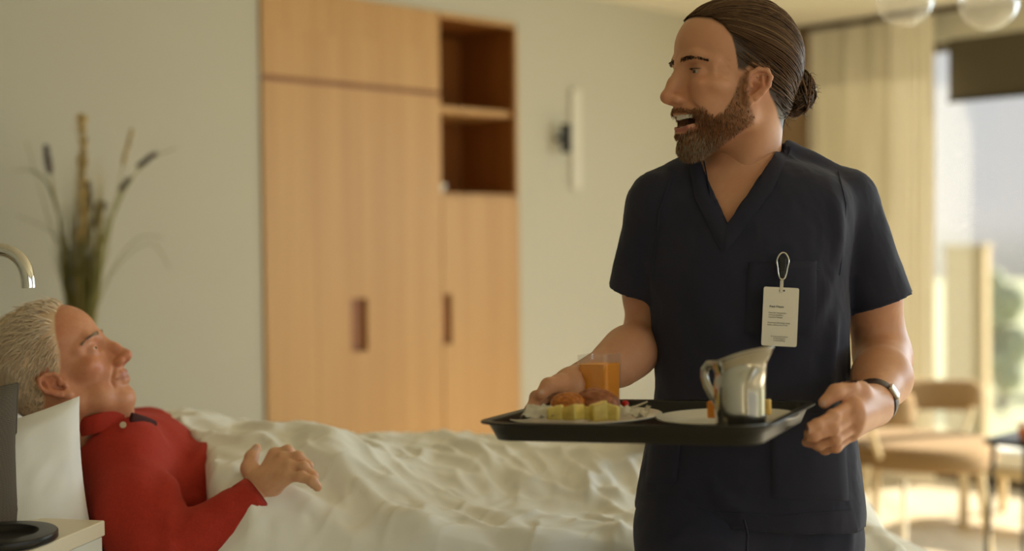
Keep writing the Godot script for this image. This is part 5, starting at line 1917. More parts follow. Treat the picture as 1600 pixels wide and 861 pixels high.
func build_tray() -> void:
	var fl := W(735, 662, 1.72)
	var fr := W(1200, 669, 1.55)
	var bl := W(890, 625, 2.0)
	var x := (fr - fl).normalized()
	var z := -(bl - fl)
	z = (z - x * z.dot(x)).normalized()
	tray_b = Basis(x, z.cross(x), z)
	tray_o = fl - tray_b.y * 0.0225       # the tray's floor level, near left corner
	var g := Geo.new()
	var w := TRAY_L
	var h := TRAY_D
	ring_stack(g, [[w - 0.045, h - 0.045, 0.03, -0.003], [w - 0.036, h - 0.036, 0.034, -0.002], [w - 0.026, h - 0.026, 0.036, 0.010], [w - 0.016, h - 0.016, 0.038, 0.0205], [w, h, 0.042, 0.0210], [w + 0.002, h + 0.002, 0.043, 0.0225], [w, h, 0.042, 0.0240],
		[w - 0.020, h - 0.020, 0.036, 0.0238], [w - 0.026, h - 0.026, 0.034, 0.0215], [w - 0.036, h - 0.036, 0.032, 0.006], [w - 0.046, h - 0.046, 0.028, 0.0005], [w - 0.052, h - 0.052, 0.026, 0.0]])
	var mid := tray_o + tray_b * Vector3(w * 0.5, 0, -h * 0.5)
	single("tray", g, M.tray, "dark rectangular serving tray held level in both of the nurse's hands", "tray", mid, tray_b)
	# plates
	for q in [[0.246, 0.52, 0.111, "white plate under the melon and pastries, on the tray's left half"], [0.757, 0.545, 0.097, "white plate behind the steel pitcher, on the tray's right half"]]:
		g = Geo.new()
		var r: float = q[2]
		g.lathe([Vector2(0.0, 0.0), Vector2(r * 0.52, 0.0), Vector2(r * 0.55, 0.003), Vector2(r * 0.72, 0.0065), Vector2(r * 0.98, 0.0150), Vector2(r, 0.0165), Vector2(r * 0.985, 0.0175), Vector2(r * 0.70, 0.0100), Vector2(r * 0.60, 0.0065), Vector2(0.0, 0.0055)], 64)
		single("plate", g, M.china, q[3], "plate", T(q[0], q[1], 0.0005), tray_b, "breakfast plates")
	# orange juice in a square tumbler
	var turn := tray_b * Basis(Vector3.UP, deg_to_rad(-8))
	var jat := T(0.203, 0.875, 0.0008)
	var t := thing("juice_glass", "square clear glass tumbler nearly full of orange juice", "glass", jat, turn)
	g = Geo.new()
	ring_stack(g, [[0.043, 0.043, 0.008, 0.0], [0.046, 0.046, 0.009, 0.002], [0.0525, 0.0525, 0.007, 0.0945], [0.0520, 0.0520, 0.0065, 0.0955], [0.0498, 0.0498, 0.006, 0.0955], [0.0492, 0.0492, 0.006, 0.0945], [0.0425, 0.0465, 0.006, 0.010], [0.040, 0.040, 0.006, 0.009]])
	part("tumbler", g, M.glass, t)
	g = Geo.new()
	ring_stack(g, [[0.0405, 0.0405, 0.006, 0.0096], [0.0421, 0.0421, 0.006, 0.0112], [0.0480, 0.0480, 0.006, 0.0800], [0.0484, 0.0484, 0.006, 0.0812], [0.047, 0.047, 0.006, 0.0810]])
	part("orange_juice", g, M.juice, t)
	# steel pitcher
	t = thing("pitcher", "small polished steel milk pitcher with a loop handle and a raised pouring lip", "pitcher", T(0.862, 0.27, 0.0005), (tray_b * Basis(Vector3.UP, deg_to_rad(-18))).scaled(Vector3.ONE * 0.91))
	g = Geo.new()
	var rows := []
	var inner := []
	for j in 25:
		var v := j / 24.0
		var ro := PackedVector3Array()
		var ri := PackedVector3Array()
		for i in 49:
			var a := TAU * i / 48.0
			var spout := pow(maxf(cos(a), 0.0), 2.4)
			var r := 0.0345 + 0.0015 * sin(v * PI) + 0.003 * pow(v, 3.0)
			if v < 0.06: r -= 0.004 * pow(1.0 - v / 0.06, 2.0)
			r -= 0.0035 * exp(-pow((v - 0.83) / 0.10, 2.0))
			var reach := r * (1.0 + 0.50 * spout * pow(smoothstep(0.45, 1.0, v), 1.6))
			var y := v * (0.1055 + 0.0155 * smoothstep(-0.8, 1.0, cos(a)) + 0.006 * spout)
			ro.append(Vector3(cos(a) * reach, y, -sin(a) * r * (1.0 - 0.25 * spout * smoothstep(0.6, 1.0, v))))
			ri.append(Vector3(cos(a) * (reach - 0.0016), y, -sin(a) * (r - 0.0016) * (1.0 - 0.25 * spout * smoothstep(0.6, 1.0, v))))
		rows.append(ro)
		inner.append(ri)
	g.grid(rows)
	inner.reverse()
	g.grid(inner)
	var foot: PackedVector3Array = rows[0]
	g.fan(foot.slice(0, 48), true)
	part("body", g, M.steel, t)
	g = Geo.new()
	var lip := []
	var lr := []
	for i in 49:
		lip.append(rows[24][i % 48]); lr.append(0.0019)
	g.tube(lip, lr, 8, false)
	part("rolled_rim", g, M.steel, t)
	g = Geo.new()
	g.tube([Vector3(-0.033, 0.096, 0), Vector3(-0.041, 0.1015, 0), Vector3(-0.051, 0.101, 0), Vector3(-0.058, 0.094, 0), Vector3(-0.059, 0.083, 0), Vector3(-0.055, 0.071, 0), Vector3(-0.048, 0.060, 0), Vector3(-0.040, 0.048, 0), Vector3(-0.034, 0.040, 0)], [0.0045, 0.0042, 0.004, 0.004, 0.004, 0.004, 0.004, 0.004, 0.0045], 12, true, 1.6)
	part("handle", g, M.steel, t)
	# two breaded croquettes
	var py := 0.0068
	for q in [[W(888, 631, 1.80), 0.026, "orange breaded croquette on the left of the plate behind the melon", 2, 0.0], [W(936, 629, 1.805), 0.031, "browner long breaded croquette leaning against the juice glass side of the plate", 7, -16.0]]:
		g = Geo.new()
		pastry(g, q[1], q[3])
		var at: Vector3 = q[0]
		single("croquette", g, M.pastry, q[2], "croquette", at, tray_b * Basis(Vector3.BACK, deg_to_rad(q[4])), "croquettes on the plate")
	# melon pieces in front
	var cubes := [[868, 645, 1.742, 0.0205, 0.0180, 14.0, 0.0, "pale yellow melon cube at the left end of the row"], [896, 645, 1.735, 0.0235, 0.0190, -18.0, 7.0, "melon piece with a slanting top, second from the left in the row"], [921, 646, 1.742, 0.0170, 0.0170, 30.0, -8.0, "small deeper yellow melon piece wedged in the middle of the row"], [935, 643, 1.733, 0.0215, 0.0245, 38.0, 6.0, "tall pointed melon piece right of the small wedged one"], [955, 644, 1.735, 0.0215, 0.0210, 12.0, -9.0, "melon piece at the right end of the row"]]
	for q in cubes:
		g = Geo.new()
		g.rounded(Vector3.ZERO, Vector3(q[3], q[4], q[3]), 0.0025, Basis(), 2)
		for i in g.V.size():
			var p := g.V[i]
			if p.y > 0.0: g.V[i] += Vector3(0, p.x * 0.22 * signf(q[6] + 0.1) + p.z * 0.1, 0)
		single("melon_piece", g, M.melon, q[7] + " on the plate", "melon", W(q[0], q[1], q[2]), tray_b * Basis(Vector3.UP, deg_to_rad(q[5])) * Basis(Vector3.BACK, deg_to_rad(q[6] * 0.4)), "melon pieces")
	# fork, paper and a red berry
	t = thing("fork", "silver fork lying at the right rim of the left plate", "fork", W(985, 641, 1.79), tray_b * Basis(Vector3.UP, deg_to_rad(20)) * Basis(Vector3.BACK, deg_to_rad(10)))
	g = Geo.new()
	g.tube([Vector3(-0.06, -0.004, 0), Vector3(-0.02, 0.001, 0), Vector3(0.0, 0.003, 0)], [0.0025, 0.002, 0.003], 8, true, 0.6)
	part("handle", g, M.steel, t)
	for k in 4:
		g = Geo.new()
		var zz := (k - 1.5) * 0.0035
		g.tube([Vector3(0.0, 0.003, zz * 0.6), Vector3(0.008, 0.0035, zz), Vector3(0.026, 0.007, zz)], [0.0016, 0.0011, 0.0006], 6)
		part("tine", g, M.steel, t)
	g = Geo.new()
	sheet(g, 0.046, 0.026, 4)
	single("napkin", g, M.napkin, "crumpled white paper napkin corner at the right of the left plate", "napkin", W(990, 647, 1.775), tray_b * Basis(Vector3.RIGHT, deg_to_rad(18)))
	g = Geo.new()
	sheet(g, 0.050, 0.030, 9)
	single("napkin", g, M.napkin, "folded white paper napkin at the left of the plate by the croquette", "napkin", W(845, 646, 1.755), tray_b * Basis(Vector3.RIGHT, deg_to_rad(25)))
	g = Geo.new()
	blob(g, Vector3(0.005, 0.005, 0.005))
	single("berry", g, mat(Color(0.75, 0.08, 0.04), 0.3), "tiny red berry at the right end of the croquettes", "berry", W(977, 631, 1.80))
	for q in [[1197, 636, 1.76, Vector3(0.013, 0.021, 0.012), "pale yellow butter stick right of the pitcher", "butter"], [1113, 640, 1.715, Vector3(0.012, 0.022, 0.012), "orange yellow cheese stick half hidden behind the pitcher's handle", "cheese"]]:
		g = Geo.new()
		g.rounded(Vector3.ZERO, q[3], 0.002, Basis(), 2)
		single(q[5] + "_stick", g, M.butter if q[5] == "butter" else mat(Color(0.90, 0.55, 0.12), 0.45), q[4], q[5], W(q[0], q[1], q[2]), tray_b)
	g = Geo.new()
	g.rounded(Vector3.ZERO, Vector3(0.030, 0.017, 0.012), 0.002, Basis(), 2)
	for i in g.V.size():
		if g.V[i].y > 0.0: g.V[i].x *= 0.82
	single("sachet", g, mat(Color(0.50, 0.46, 0.38), 0.4), "small grey paper sachet standing before the pitcher's foot", "sachet", T(0.735, 0.105, 0.0105), tray_b)

func sheet(g: Geo, w: float, h: float, sd: int) -> void:
	var fn := FastNoiseLite.new()
	fn.seed = sd
	fn.frequency = 1.0
	fn.fractal_octaves = 2
	var f := []
	var b := []
	for j in 11:
		var rf := PackedVector3Array()
		var rb := PackedVector3Array()
		for i in 15:
			var x := (i / 14.0 - 0.5) * w
			var z := (0.5 - j / 10.0) * h
			var y := absf(fn.get_noise_2d(i * 0.16, j * 0.14)) * 0.012 + 0.002 * sin(i * 0.5)
			rf.append(Vector3(x, y + 0.0006, z))
			rb.append(Vector3(x, y - 0.0006, z))
		f.append(rf)
		b.append(rb)
	g.grid(f)
	b.reverse()
	g.grid(b)

func blob(g: Geo, r: Vector3, n := 12) -> void:
	var rows := []
	for j in n + 1:
		var ring := PackedVector3Array()
		for i in n * 2:
			var th := PI * j / n
			var a := -TAU * i / (n * 2)
			ring.append(Vector3(sin(th) * cos(a), -cos(th), sin(th) * sin(a)) * r)
		rows.append(ring)
	g.grid(rows, true)

func pastry(g: Geo, r: float, sd: int) -> void:
	var fn := FastNoiseLite.new()
	fn.seed = sd
	fn.frequency = 1.0
	var cell := FastNoiseLite.new()
	cell.noise_type = FastNoiseLite.TYPE_CELLULAR
	cell.frequency = 1.0
	cell.seed = sd
	var rows := []
	var cols := PackedColorArray()
	for j in 31:
		var ring := PackedVector3Array()
		for i in 60:
			var th := PI * j / 30.0
			var a := -TAU * i / 60.0
			var q := Vector3(sin(th) * cos(a), -cos(th), sin(th) * sin(a))
			var k := 1.0 + 0.10 * fn.get_noise_3dv(q * 1.6) + 0.10 * cell.get_noise_3dv(q * 3.4) + 0.04 * fn.get_noise_3dv(q * 9.0)
			ring.append(q * k * Vector3(r * 1.05, r * 0.66, r * 0.85))
			var t := clampf(0.5 + 0.9 * fn.get_noise_3dv(q * 3.0) + 0.3 * fn.get_noise_3dv(q * 11.0), 0, 1)
			cols.append(Color(0.30, 0.075, 0.012).lerp(Color(0.72, 0.25, 0.03), t) if sd == 2 else Color(0.20, 0.055, 0.02).lerp(Color(0.46, 0.16, 0.06), t))
		rows.append(ring)
	g.grid(rows, true, false, cols)

# ------------------------------------------------------------------ furniture
func build_furniture() -> void:
	# bedside cabinet with the black dish
	var turn := Basis(Vector3.UP, deg_to_rad(-12))
	var far := W(164, 813, 2.0)     # its far right top corner
	var top := far.y
	var size := Vector3(0.42, top, 0.46)
	var at := far + turn * Vector3(-size.x * 0.5, 0, size.z * 0.5)
	var t := thing("bedside_cabinet", "white bedside cabinet at the bottom left corner, beside the pillows", "cabinet", Vector3(at.x, 0, at.z), turn)
	var g := Geo.new()
	g.box(Vector3(0, (top - 0.024) * 0.5 + 0.03, 0), Vector3(size.x - 0.006, top - 0.084, size.z - 0.006), 0.002)
	part("body", g, M.white_paint, t)
	g = Geo.new()
	g.box(Vector3(0, top - 0.012, 0), Vector3(size.x, 0.024, size.z), 0.0015)
	part("top", g, mat(Color(0.90, 0.86, 0.76), 0.4), t)
	for k in 3:
		g = Geo.new()
		g.box(Vector3(-0.01, top - 0.13 - k * 0.25, size.z * 0.5 + 0.004), Vector3(size.x - 0.05, 0.22, 0.016), 0.002)
		var dr := part("drawer", g, M.white_paint, t)
		g = Geo.new()
		g.tube([Vector3(-0.05, top - 0.06 - k * 0.25, size.z * 0.5 + 0.03), Vector3(0.05, top - 0.06 - k * 0.25, size.z * 0.5 + 0.03)], [0.006, 0.006], 8)
		part("handle", g, M.steel, dr)
	g = Geo.new()
	g.box(Vector3(0, 0.015, 0), Vector3(size.x - 0.04, 0.03, size.z - 0.04))
	part("plinth", g, M.black, t)
	g = Geo.new()
	var r := 0.080
	g.lathe([Vector2(0.0, 0.0), Vector2(r - 0.003, 0.0), Vector2(r, 0.003), Vector2(r, 0.0115), Vector2(r - 0.002, 0.0135), Vector2(r - 0.026, 0.0140), Vector2(r - 0.028, 0.0125), Vector2(r - 0.034, 0.004), Vector2(0.0, 0.0035)], 56)
	var dc := W(0, 824, 1.86)
	single("dish", g, M.black_satin, "round black dish with a wide flat rim on the white bedside cabinet", "dish", Vector3(dc.x, top + 0.0005, dc.z))
	# arched chrome arm with its pole and base outside the frame
	t = thing("arched_chrome_arm", "chrome tube arm arching in from the left edge with its open end turned down", "lamp", Vector3(W(-95, 430, 2.02).x, 0, W(-95, 430, 2.02).z))
	var o := t.position
	var path := []
	var rad := []
	path.append(W(-95, 430, 2.02) * Vector3(1, 0, 1) + Vector3(0, 0.03, 0) - o)
	for k in 5: path.append(Vector3(0, 0.3 * (k + 1) * 0.78, 0))
	var pl := [[-93, 425], [-86, 405], [-62, 391], [-25, 389], [0, 390], [16, 394], [29, 403], [38, 416], [43, 432], [45, 450]]
	for q in pl: path.append(W(q[0], q[1], 2.02) - o)
	for k in path.size(): rad.append(0.0108)
	var c3 := Curve3D.new()
	for p in path: c3.add_point(p)
	var sm := []
	var sr := []
	for k in path.size() - 1:
		for s in 4:
			var p0: Vector3 = path[maxi(k - 1, 0)]
			var p3: Vector3 = path[mini(k + 2, path.size() - 1)]
			sm.append((path[k] as Vector3).cubic_interpolate(path[k + 1], p0, p3, s / 4.0)); sr.append(0.0108)
	sm.append(path[path.size() - 1]); sr.append(0.0108)
	g = Geo.new()
	g.tube(sm, sr, 20)
	part("arm", g, M.chrome, t)
	g = Geo.new()
	g.lathe([Vector2(0, 0), Vector2(0.13, 0.0), Vector2(0.135, 0.006), Vector2(0.13, 0.022), Vector2(0.02, 0.03), Vector2(0, 0.03)], 40)
	part("base", g, M.chrome, t)
	# lounge chair: a wrap-around back on a round seat
	var cc := W(1430, 720, 5.55)
	t = thing("lounge_chair", "tan upholstered lounge chair with a wrap-around back in the window light", "chair", Vector3(cc.x, 0, cc.z))
	o = t.position
	g = Geo.new()
	var seat := []
	for q in [[0.0, 0.30, 0.385], [0.03, 0.325, 0.375], [0.06, 0.338, 0.39], [0.10, 0.338, 0.43], [0.125, 0.325, 0.462], [0.135, 0.29, 0.475], [0.138, 0.15, 0.480], [0.138, 0.01, 0.482]]:
		var ring := PackedVector3Array()
		for k in 64:
			var a := -TAU * k / 64.0
			var n := pow(pow(absf(cos(a)), 2.8) + pow(absf(sin(a)), 2.8), -1.0 / 2.8)
			ring.append(Basis(Vector3.UP, deg_to_rad(-30)) * Vector3(cos(a) * n * q[1] * 0.98, q[2], sin(a) * n * q[1] * 0.92))
		seat.append(ring)
	g.grid(seat, true)
	g.fan(seat[0], true)
	g.fan(seat[7], false)
	part("seat", g, M.chair, t)
	g = Geo.new()
	var bk := []
	for q in [[1424, 640, 5.22], [1400, 639, 5.17], [1365, 636, 5.20], [1345, 630, 5.40], [1345, 622, 5.68], [1375, 617, 5.90], [1430, 616.5, 5.98], [1490, 617, 5.96], [1535, 618, 5.92]]: bk.append(W(q[0], q[1], q[2]) - o)
	var sp := []
	for k in bk.size() - 1:
		for s in 6: sp.append((bk[k] as Vector3).cubic_interpolate(bk[k + 1], bk[maxi(k - 1, 0)], bk[mini(k + 2, bk.size() - 1)], s / 6.0))
	sp.append(bk[bk.size() - 1])
	var sec := []
	for k in sp.size():
		var tt := ((sp[mini(k + 1, sp.size() - 1)] as Vector3) - (sp[maxi(k - 1, 0)] as Vector3)).normalized()
		var side := Vector3.UP.cross(tt).normalized()
		var e := minf(k, sp.size() - 1 - k)
		var grow := sqrt(clampf(e / 4.0, 0.02, 1.0) * (2.0 - clampf(e / 4.0, 0.02, 1.0)))
		var ring := PackedVector3Array()
		for i in 24:
			var a := TAU * i / 24.0
			var n := pow(pow(absf(cos(a)), 4.0) + pow(absf(sin(a)), 4.0), -0.25)
			ring.append((sp[k] as Vector3) - side * cos(a) * n * 0.038 * grow + Vector3(0, sin(a) * n * 0.072 * (0.35 + 0.65 * grow), 0))
		sec.append(ring)
	sec.reverse()
	g.grid(sec, true)
	g.fan(sec[0], true)
	g.fan(sec[sec.size() - 1], false)
	part("backrest", g, M.chair, t)
	for q in [[1529, 735, 5.35, 1548, 830, 5.30], [1352, 735, 5.3, 1340, 835, 5.25], [1500, 715, 5.85, 1508, 800, 5.9], [1372, 715, 5.8, 1365, 800, 5.85]]:
		g = Geo.new()
		var pa := W(q[0], q[1], q[2]) - o
		var pb := W(q[3], q[4], q[5]) - o
		pa.y = 0.40
		pb.y = 0.0
		g.tube([pb, pa], [0.013, 0.020], 10)
		part("leg", g, M.leg_wood, t)
	for q in [[1360, 5.25], [1430, 5.90], [1520, 5.88]]:
		g = Geo.new()
		var pa := W(q[0], 640, q[1]) - o
		pa.y = 0.56
		g.tube([Vector3(pa.x * 0.8, 0.43, pa.z * 0.8), pa], [0.012, 0.012], 8)
		part("back_support", g, M.leg_wood, t)
	# pole of a low stand seen under the chair
	var st := W(1413, 770, 5.0)
	t = thing("floor_stand", "thin chrome pole with a dark stripe standing in front of the lounge chair", "stand", Vector3(st.x, 0, st.z))
	g = Geo.new()
	g.tube([Vector3(0, 0.012, 0), Vector3(0, 0.40, 0)], [0.011, 0.011], 12)
	part("pole", g, M.chrome, t)
	g = Geo.new()
	g.lathe([Vector2(0, 0), Vector2(0.09, 0), Vector2(0.09, 0.006), Vector2(0.015, 0.014), Vector2(0, 0.014)], 28)
	part("base", g, M.chrome, t)
	# side table with a cup
	var tc := W(1635, 684, 4.85)
	t = thing("side_table", "dark side table with slim black legs at the right edge of the picture", "table", Vector3(tc.x, 0, tc.z), room_b)
	o = t.position
	var ty := tc.y
	g = Geo.new()
	g.rounded(Vector3(0, ty - 0.012, 0), Vector3(0.34, 0.024, 0.34), 0.010)
	part("tabletop", g, mat(Color(0.10, 0.12, 0.08), 0.18), t)
	for x in [-0.14, 0.14]:
		for z in [-0.14, 0.14]:
			g = Geo.new()
			g.tube([Vector3(x * 1.18, 0.0, z * 1.18), Vector3(x, ty - 0.024, z)], [0.009, 0.010], 10)
			part("leg", g, M.black, t)
	g = Geo.new()
	g.lathe([Vector2(0, 0), Vector2(0.024, 0), Vector2(0.028, 0.003), Vector2(0.033, 0.045), Vector2(0.034, 0.058), Vector2(0.031, 0.058), Vector2(0.029, 0.045), Vector2(0.0, 0.040)], 28)
	var cup := single("cup", g, mat(Color(0.80, 0.42, 0.12), 0.3), "small orange cup with a white rim on the dark side table", "cup", W(1605, 672, 4.80) * Vector3(1, 0, 1) + Vector3(0, ty + 0.0005, 0))
	g = Geo.new()
	g.lathe([Vector2(0.0338, 0.050), Vector2(0.0352, 0.052), Vector2(0.0352, 0.070), Vector2(0.033, 0.071), Vector2(0.031, 0.068), Vector2(0.031, 0.052)], 28)
	part("rim", g, M.china, cup)
	# low white bench under the window
	var lb := W(1625, 712, 5.9)
	t = thing("bench", "low white cushioned bench with a pale wooden frame behind the side table", "bench", Vector3(lb.x, 0, lb.z), room_b)
	g = Geo.new()
	g.rounded(Vector3(0, lb.y, 0), Vector3(0.44, 0.09, 0.60), 0.035)
	part("cushion", g, M.duvet, t)
	g = Geo.new()
	g.box(Vector3(0, lb.y - 0.065, 0), Vector3(0.46, 0.04, 0.62), 0.006)
	part("frame", g, M.leg_wood, t)
	for x in [-0.2, 0.2]:
		for z in [-0.27, 0.27]:
			g = Geo.new()
			g.box(Vector3(x, (lb.y - 0.085) * 0.5, z), Vector3(0.035, lb.y - 0.085, 0.035), 0.004)
			part("leg", g, M.leg_wood, t)
	# low oak chest against the wardrobe wall right of the wardrobe
	t = thing("low_chest", "low oak chest against the wall right of the wardrobe, seen under the tray", "chest", R(0.72, 0, 0.17), room_b)
	g = Geo.new()
	g.box(Vector3(0, 0.155, 0), Vector3(0.62, 0.27, 0.32), 0.003)
	part("body", g, M.oak, t)
	g = Geo.new()
	g.box(Vector3(0, 0.30, 0), Vector3(0.64, 0.02, 0.33), 0.003)
	part("top", g, M.oak, t)
	for x in [-0.27, 0.27]:
		g = Geo.new()
		g.box(Vector3(x, 0.010, 0), Vector3(0.04, 0.02, 0.28))
		part("foot", g, M.oak_dark, t)

# ------------------------------------------------------------------ small things
func build_small() -> void:
	# wall lamp
	var t := thing("wall_lamp", "slim wall lamp with a short black cylinder on a tall cream plate", "wall lamp", R(0.33, 1.61, 0.0), room_b)
	var g := Geo.new()
	g.rounded(Vector3(0.075, 0.245, 0.011), Vector3(0.075, 0.50, 0.02), 0.006)
	part("back_plate", g, M.trim, t)
	g = Geo.new()
	g.tube([Vector3(-0.055, 0.17, 0.065), Vector3(-0.055, 0.31, 0.065)], [0.025, 0.025], 20)
	part("cylinder", g, M.black, t)
	g = Geo.new()
	g.tube([Vector3(-0.055, 0.24, 0.0), Vector3(-0.055, 0.24, 0.05)], [0.012, 0.012], 12)
	part("bracket", g, M.black, t)
	# globes
	for q in [[1414, -3, 3.6, "clear glass globe pendant at the top, left of the other globe"], [1545, 1, 3.5, "clear glass globe pendant at the top right, above the blind"]]:
		var at := W(q[0], q[1], q[2])
		t = thing("pendant_lamp", q[3], "pendant lamp", at, Basis(), "glass globe pendants")
		g = Geo.new()
		blob(g, Vector3.ONE * 0.080, 22)
		part("globe", g, M.globe, t)
		g = Geo.new()
		g.tube([Vector3(0, 0.074, 0), Vector3(0, 0.12, 0)], [0.02, 0.018], 14)
		part("holder", g, M.steel, t)
		g = Geo.new()
		g.tube([Vector3(0, 0.0, 0), Vector3(0, 0.03, 0), Vector3(0, 0.074, 0)], [0.010, 0.014, 0.010], 12)
		part("bulb", g, M.china, t)
		g = Geo.new()
		g.tube([Vector3(0, 0.12, 0), Vector3(0, 2.578 - at.y, 0)], [0.0025, 0.0025], 6)
		part("cord", g, M.black, t)
	# grass in a tall vase behind the bed
	var d := 4.30
	var root := W(128, 520, d)
	t = thing("ornamental_grass", "tall dry ornamental grass in a floor vase behind the old man's head", "plant", Vector3(root.x, 0, root.z))
	var o := t.position
	g = Geo.new()
	var vh := root.y - 0.02
	g.lathe([Vector2(0, 0), Vector2(0.085, 0.0), Vector2(0.095, 0.01), Vector2(0.12, 0.30), Vector2(0.10, vh * 0.7), Vector2(0.055, vh - 0.05), Vector2(0.06, vh), Vector2(0.054, vh), Vector2(0.048, vh - 0.05), Vector2(0.0, vh - 0.10)], 36)
	part("vase", g, M.vase, t)
	var r := RandomNumberGenerator.new()
	r.seed = 77
	var tuft := Geo.new()
	for k in 170:
		var bx := r.randf_range(-26, 26)
		var tx := bx * r.randf_range(1.2, 2.3) + r.randf_range(-10, 10)
		var ty := r.randf_range(240, 420)
		var a := W(128 + bx * 0.85, 508, d + r.randf_range(-0.05, 0.05)) - o
		var m := W(128 + bx * 1.15, 425, d + r.randf_range(-0.06, 0.06)) - o
		var b := W(126 + tx, ty, d + r.randf_range(-0.12, 0.12)) - o
		var green := r.randf_range(0.6, 1.3)
		tuft.tint = Color(0.24 * green, 0.23 * green, 0.045 * green)
		if ty < 300: tuft.tint = Color(0.42, 0.33, 0.12)
		var pts := []
		for i in 7:
			var u := i / 6.0
			pts.append(a.lerp(m, u).lerp(m.lerp(b, u), u))
		tuft.tube(pts, [0.0042, 0.0042, 0.004, 0.0036, 0.003, 0.002, 0.0007], 4, false, 0.4)
	part("blade_tuft", tuft, M.blade, t).set_meta("kind", "stuff")
	var straw := Color(0.60, 0.42, 0.15)
	var plum := Color(0.11, 0.075, 0.085)
	var stems := [[[[128, 505], [128, 400], [130, 290], [128, 180]], straw, 178.0, 380.0, 0.017], [[[138, 505], [136, 400], [131, 320], [124, 250]], straw, 230.0, 390.0, 0.013], [[[112, 505], [98, 380], [84, 310], [70, 225]], plum, 228.0, 272.0, 0.010], [[[118, 505], [104, 400], [80, 300], [52, 268], [10, 268]], straw, 0.0, 0.0, 0.007],
		[[[140, 505], [158, 380], [190, 300], [235, 250], [280, 230]], plum, 246.0, 266.0, 0.010], [[[142, 505], [150, 430], [180, 330], [212, 270], [238, 248]], straw, 0.0, 0.0, 0.006], [[[132, 505], [146, 420], [152, 350], [160, 325]], plum, 322.0, 362.0, 0.016], [[[136, 505], [150, 420], [178, 320], [205, 280]], plum, 278.0, 300.0, 0.008],
		[[[140, 505], [165, 400], [190, 270], [208, 200]], straw, 200.0, 260.0, 0.006], [[[126, 505], [138, 420], [140, 330], [138, 285]], plum, 288.0, 330.0, 0.008], [[[120, 505], [96, 400], [76, 360], [20, 335]], straw, 0.0, 0.0, 0.003], [[[142, 505], [170, 430], [215, 372], [258, 372]], straw, 0.0, 0.0, 0.004], [[[142, 505], [180, 420], [235, 380], [268, 425]], straw, 0.0, 0.0, 0.002], [[[122, 505], [92, 400], [58, 280], [40, 215]], straw, 0.0, 0.0, 0.004]]
	for s in stems:
		g = Geo.new()
		var l: Array = s[0]
		var pts := []
		var rad := []
		var dd := d + r.randf_range(-0.10, 0.10)
		for k in l.size() - 1:
			for i in 6:
				var u := i / 6.0
				var p: Vector2 = Vector2(l[k][0], l[k][1]).cubic_interpolate(Vector2(l[k + 1][0], l[k + 1][1]), Vector2(l[maxi(k - 1, 0)][0], l[maxi(k - 1, 0)][1]), Vector2(l[mini(k + 2, l.size() - 1)][0], l[mini(k + 2, l.size() - 1)][1]), u)
				pts.append(W(p.x, p.y, dd) - o)
				var w := 0.0028
				if s[2] == 0.0 and s[4] > 0.0045: w = s[4] * sin(PI * clampf((k + u) / (l.size() - 1.0), 0.1, 0.95))
				rad.append(w)
		g.tint = Color(0.26, 0.24, 0.08)
		g.tube(pts, rad, 6, true, 0.5)
		var st := part("stem", g, M.blade, t)
		if s[2] > 0.0:
			g = Geo.new()
			var col: Color = s[1]
			for k in 200:
				var u := r.randf()
				var level := W(128, lerpf(s[2], s[3], u), dd).y
				var best: Vector3 = pts[pts.size() - 1]
				for i in pts.size() - 1:
					var y0: float = (pts[i] as Vector3).y
					var y1: float = (pts[i + 1] as Vector3).y
					if level >= minf(y0, y1) and level <= maxf(y0, y1) and absf(y1 - y0) > 0.0001:
						best = (pts[i] as Vector3).lerp(pts[i + 1], (level - y0) / (y1 - y0))
						break
				var sh := r.randf_range(0.6, 1.3)
				g.tint = Color(col.r * sh, col.g * sh, col.b * sh)
				var dir := Vector3(r.randfn(), r.randf_range(1.2, 3.6), r.randfn()).normalized()
				g.tube([best, best + dir * float(s[4]) * 0.9, best + dir * float(s[4]) * 1.9], [0.0016, 0.0036, 0.0008], 4, false)
			part("seed_head", g, M.blade, st)
	# badge on the chest pocket
	var bp := Vector3.ZERO
	var bb := Basis(Vector3.UP, deg_to_rad(-6)) * Basis(Vector3.BACK, deg_to_rad(-3.2)) * Basis(Vector3.RIGHT, deg_to_rad(-4))
	bp = W(1219, 495, 1.932)
	t = thing("name_badge", "white plastic name badge on a clip, hanging at the nurse's chest pocket", "badge", bp, bb)
	g = Geo.new()
	var k2 := 1.932 / F
	var rr := rounded_rect(54.5 * k2, 92 * k2, 0.003, 5)
	var fr := PackedVector3Array()
	var fb := PackedVector3Array()
	for p in rr:
		fr.append(Vector3(p.x, -p.z, 0.0006))
		fb.append(Vector3(p.x, -p.z, -0.0006))
	g.grid([fb, fr], true)
	g.fan(fr, false)
	g.fan(fb, true)
	part("card", g, M.badge, t)
	g = Geo.new()
	g.rounded(Vector3(0.001, 0.0395, 0.0007), Vector3(0.0085, 0.0024, 0.0006), 0.0003, Basis(), 2)
	part("slot", g, M.black, t)
	var font := SystemFont.new()
	font.font_names = PackedStringArray(["Droid Sans"])
	var bold := SystemFont.new()
	bold.font_names = PackedStringArray(["Droid Sans"])
	bold.font_weight = 700
	var lines := [["Paul Fitson", -0.0165, 0.0150, 0.0040, 0, 1], ["Personal, Therapeutics", -0.0175, 0.0055, 0.0026, 0, 0], ["Assistant Medicine", -0.0175, 0.0022, 0.0026, 0, 0], ["Inpatient Therapy", -0.0175, -0.0011, 0.0026, 0, 0], ["Please wear this badge visibly", -0.0185, -0.0095, 0.0025, 0, 0], ["inside, please return if lost", -0.0185, -0.0127, 0.0025, 0, 0], ["If found, please return", 0.0, -0.0300, 0.0025, 1, 0], ["to the reception", 0.0, -0.0330, 0.0025, 1, 0], ["of this building", 0.0, -0.0360, 0.0025, 1, 0]]
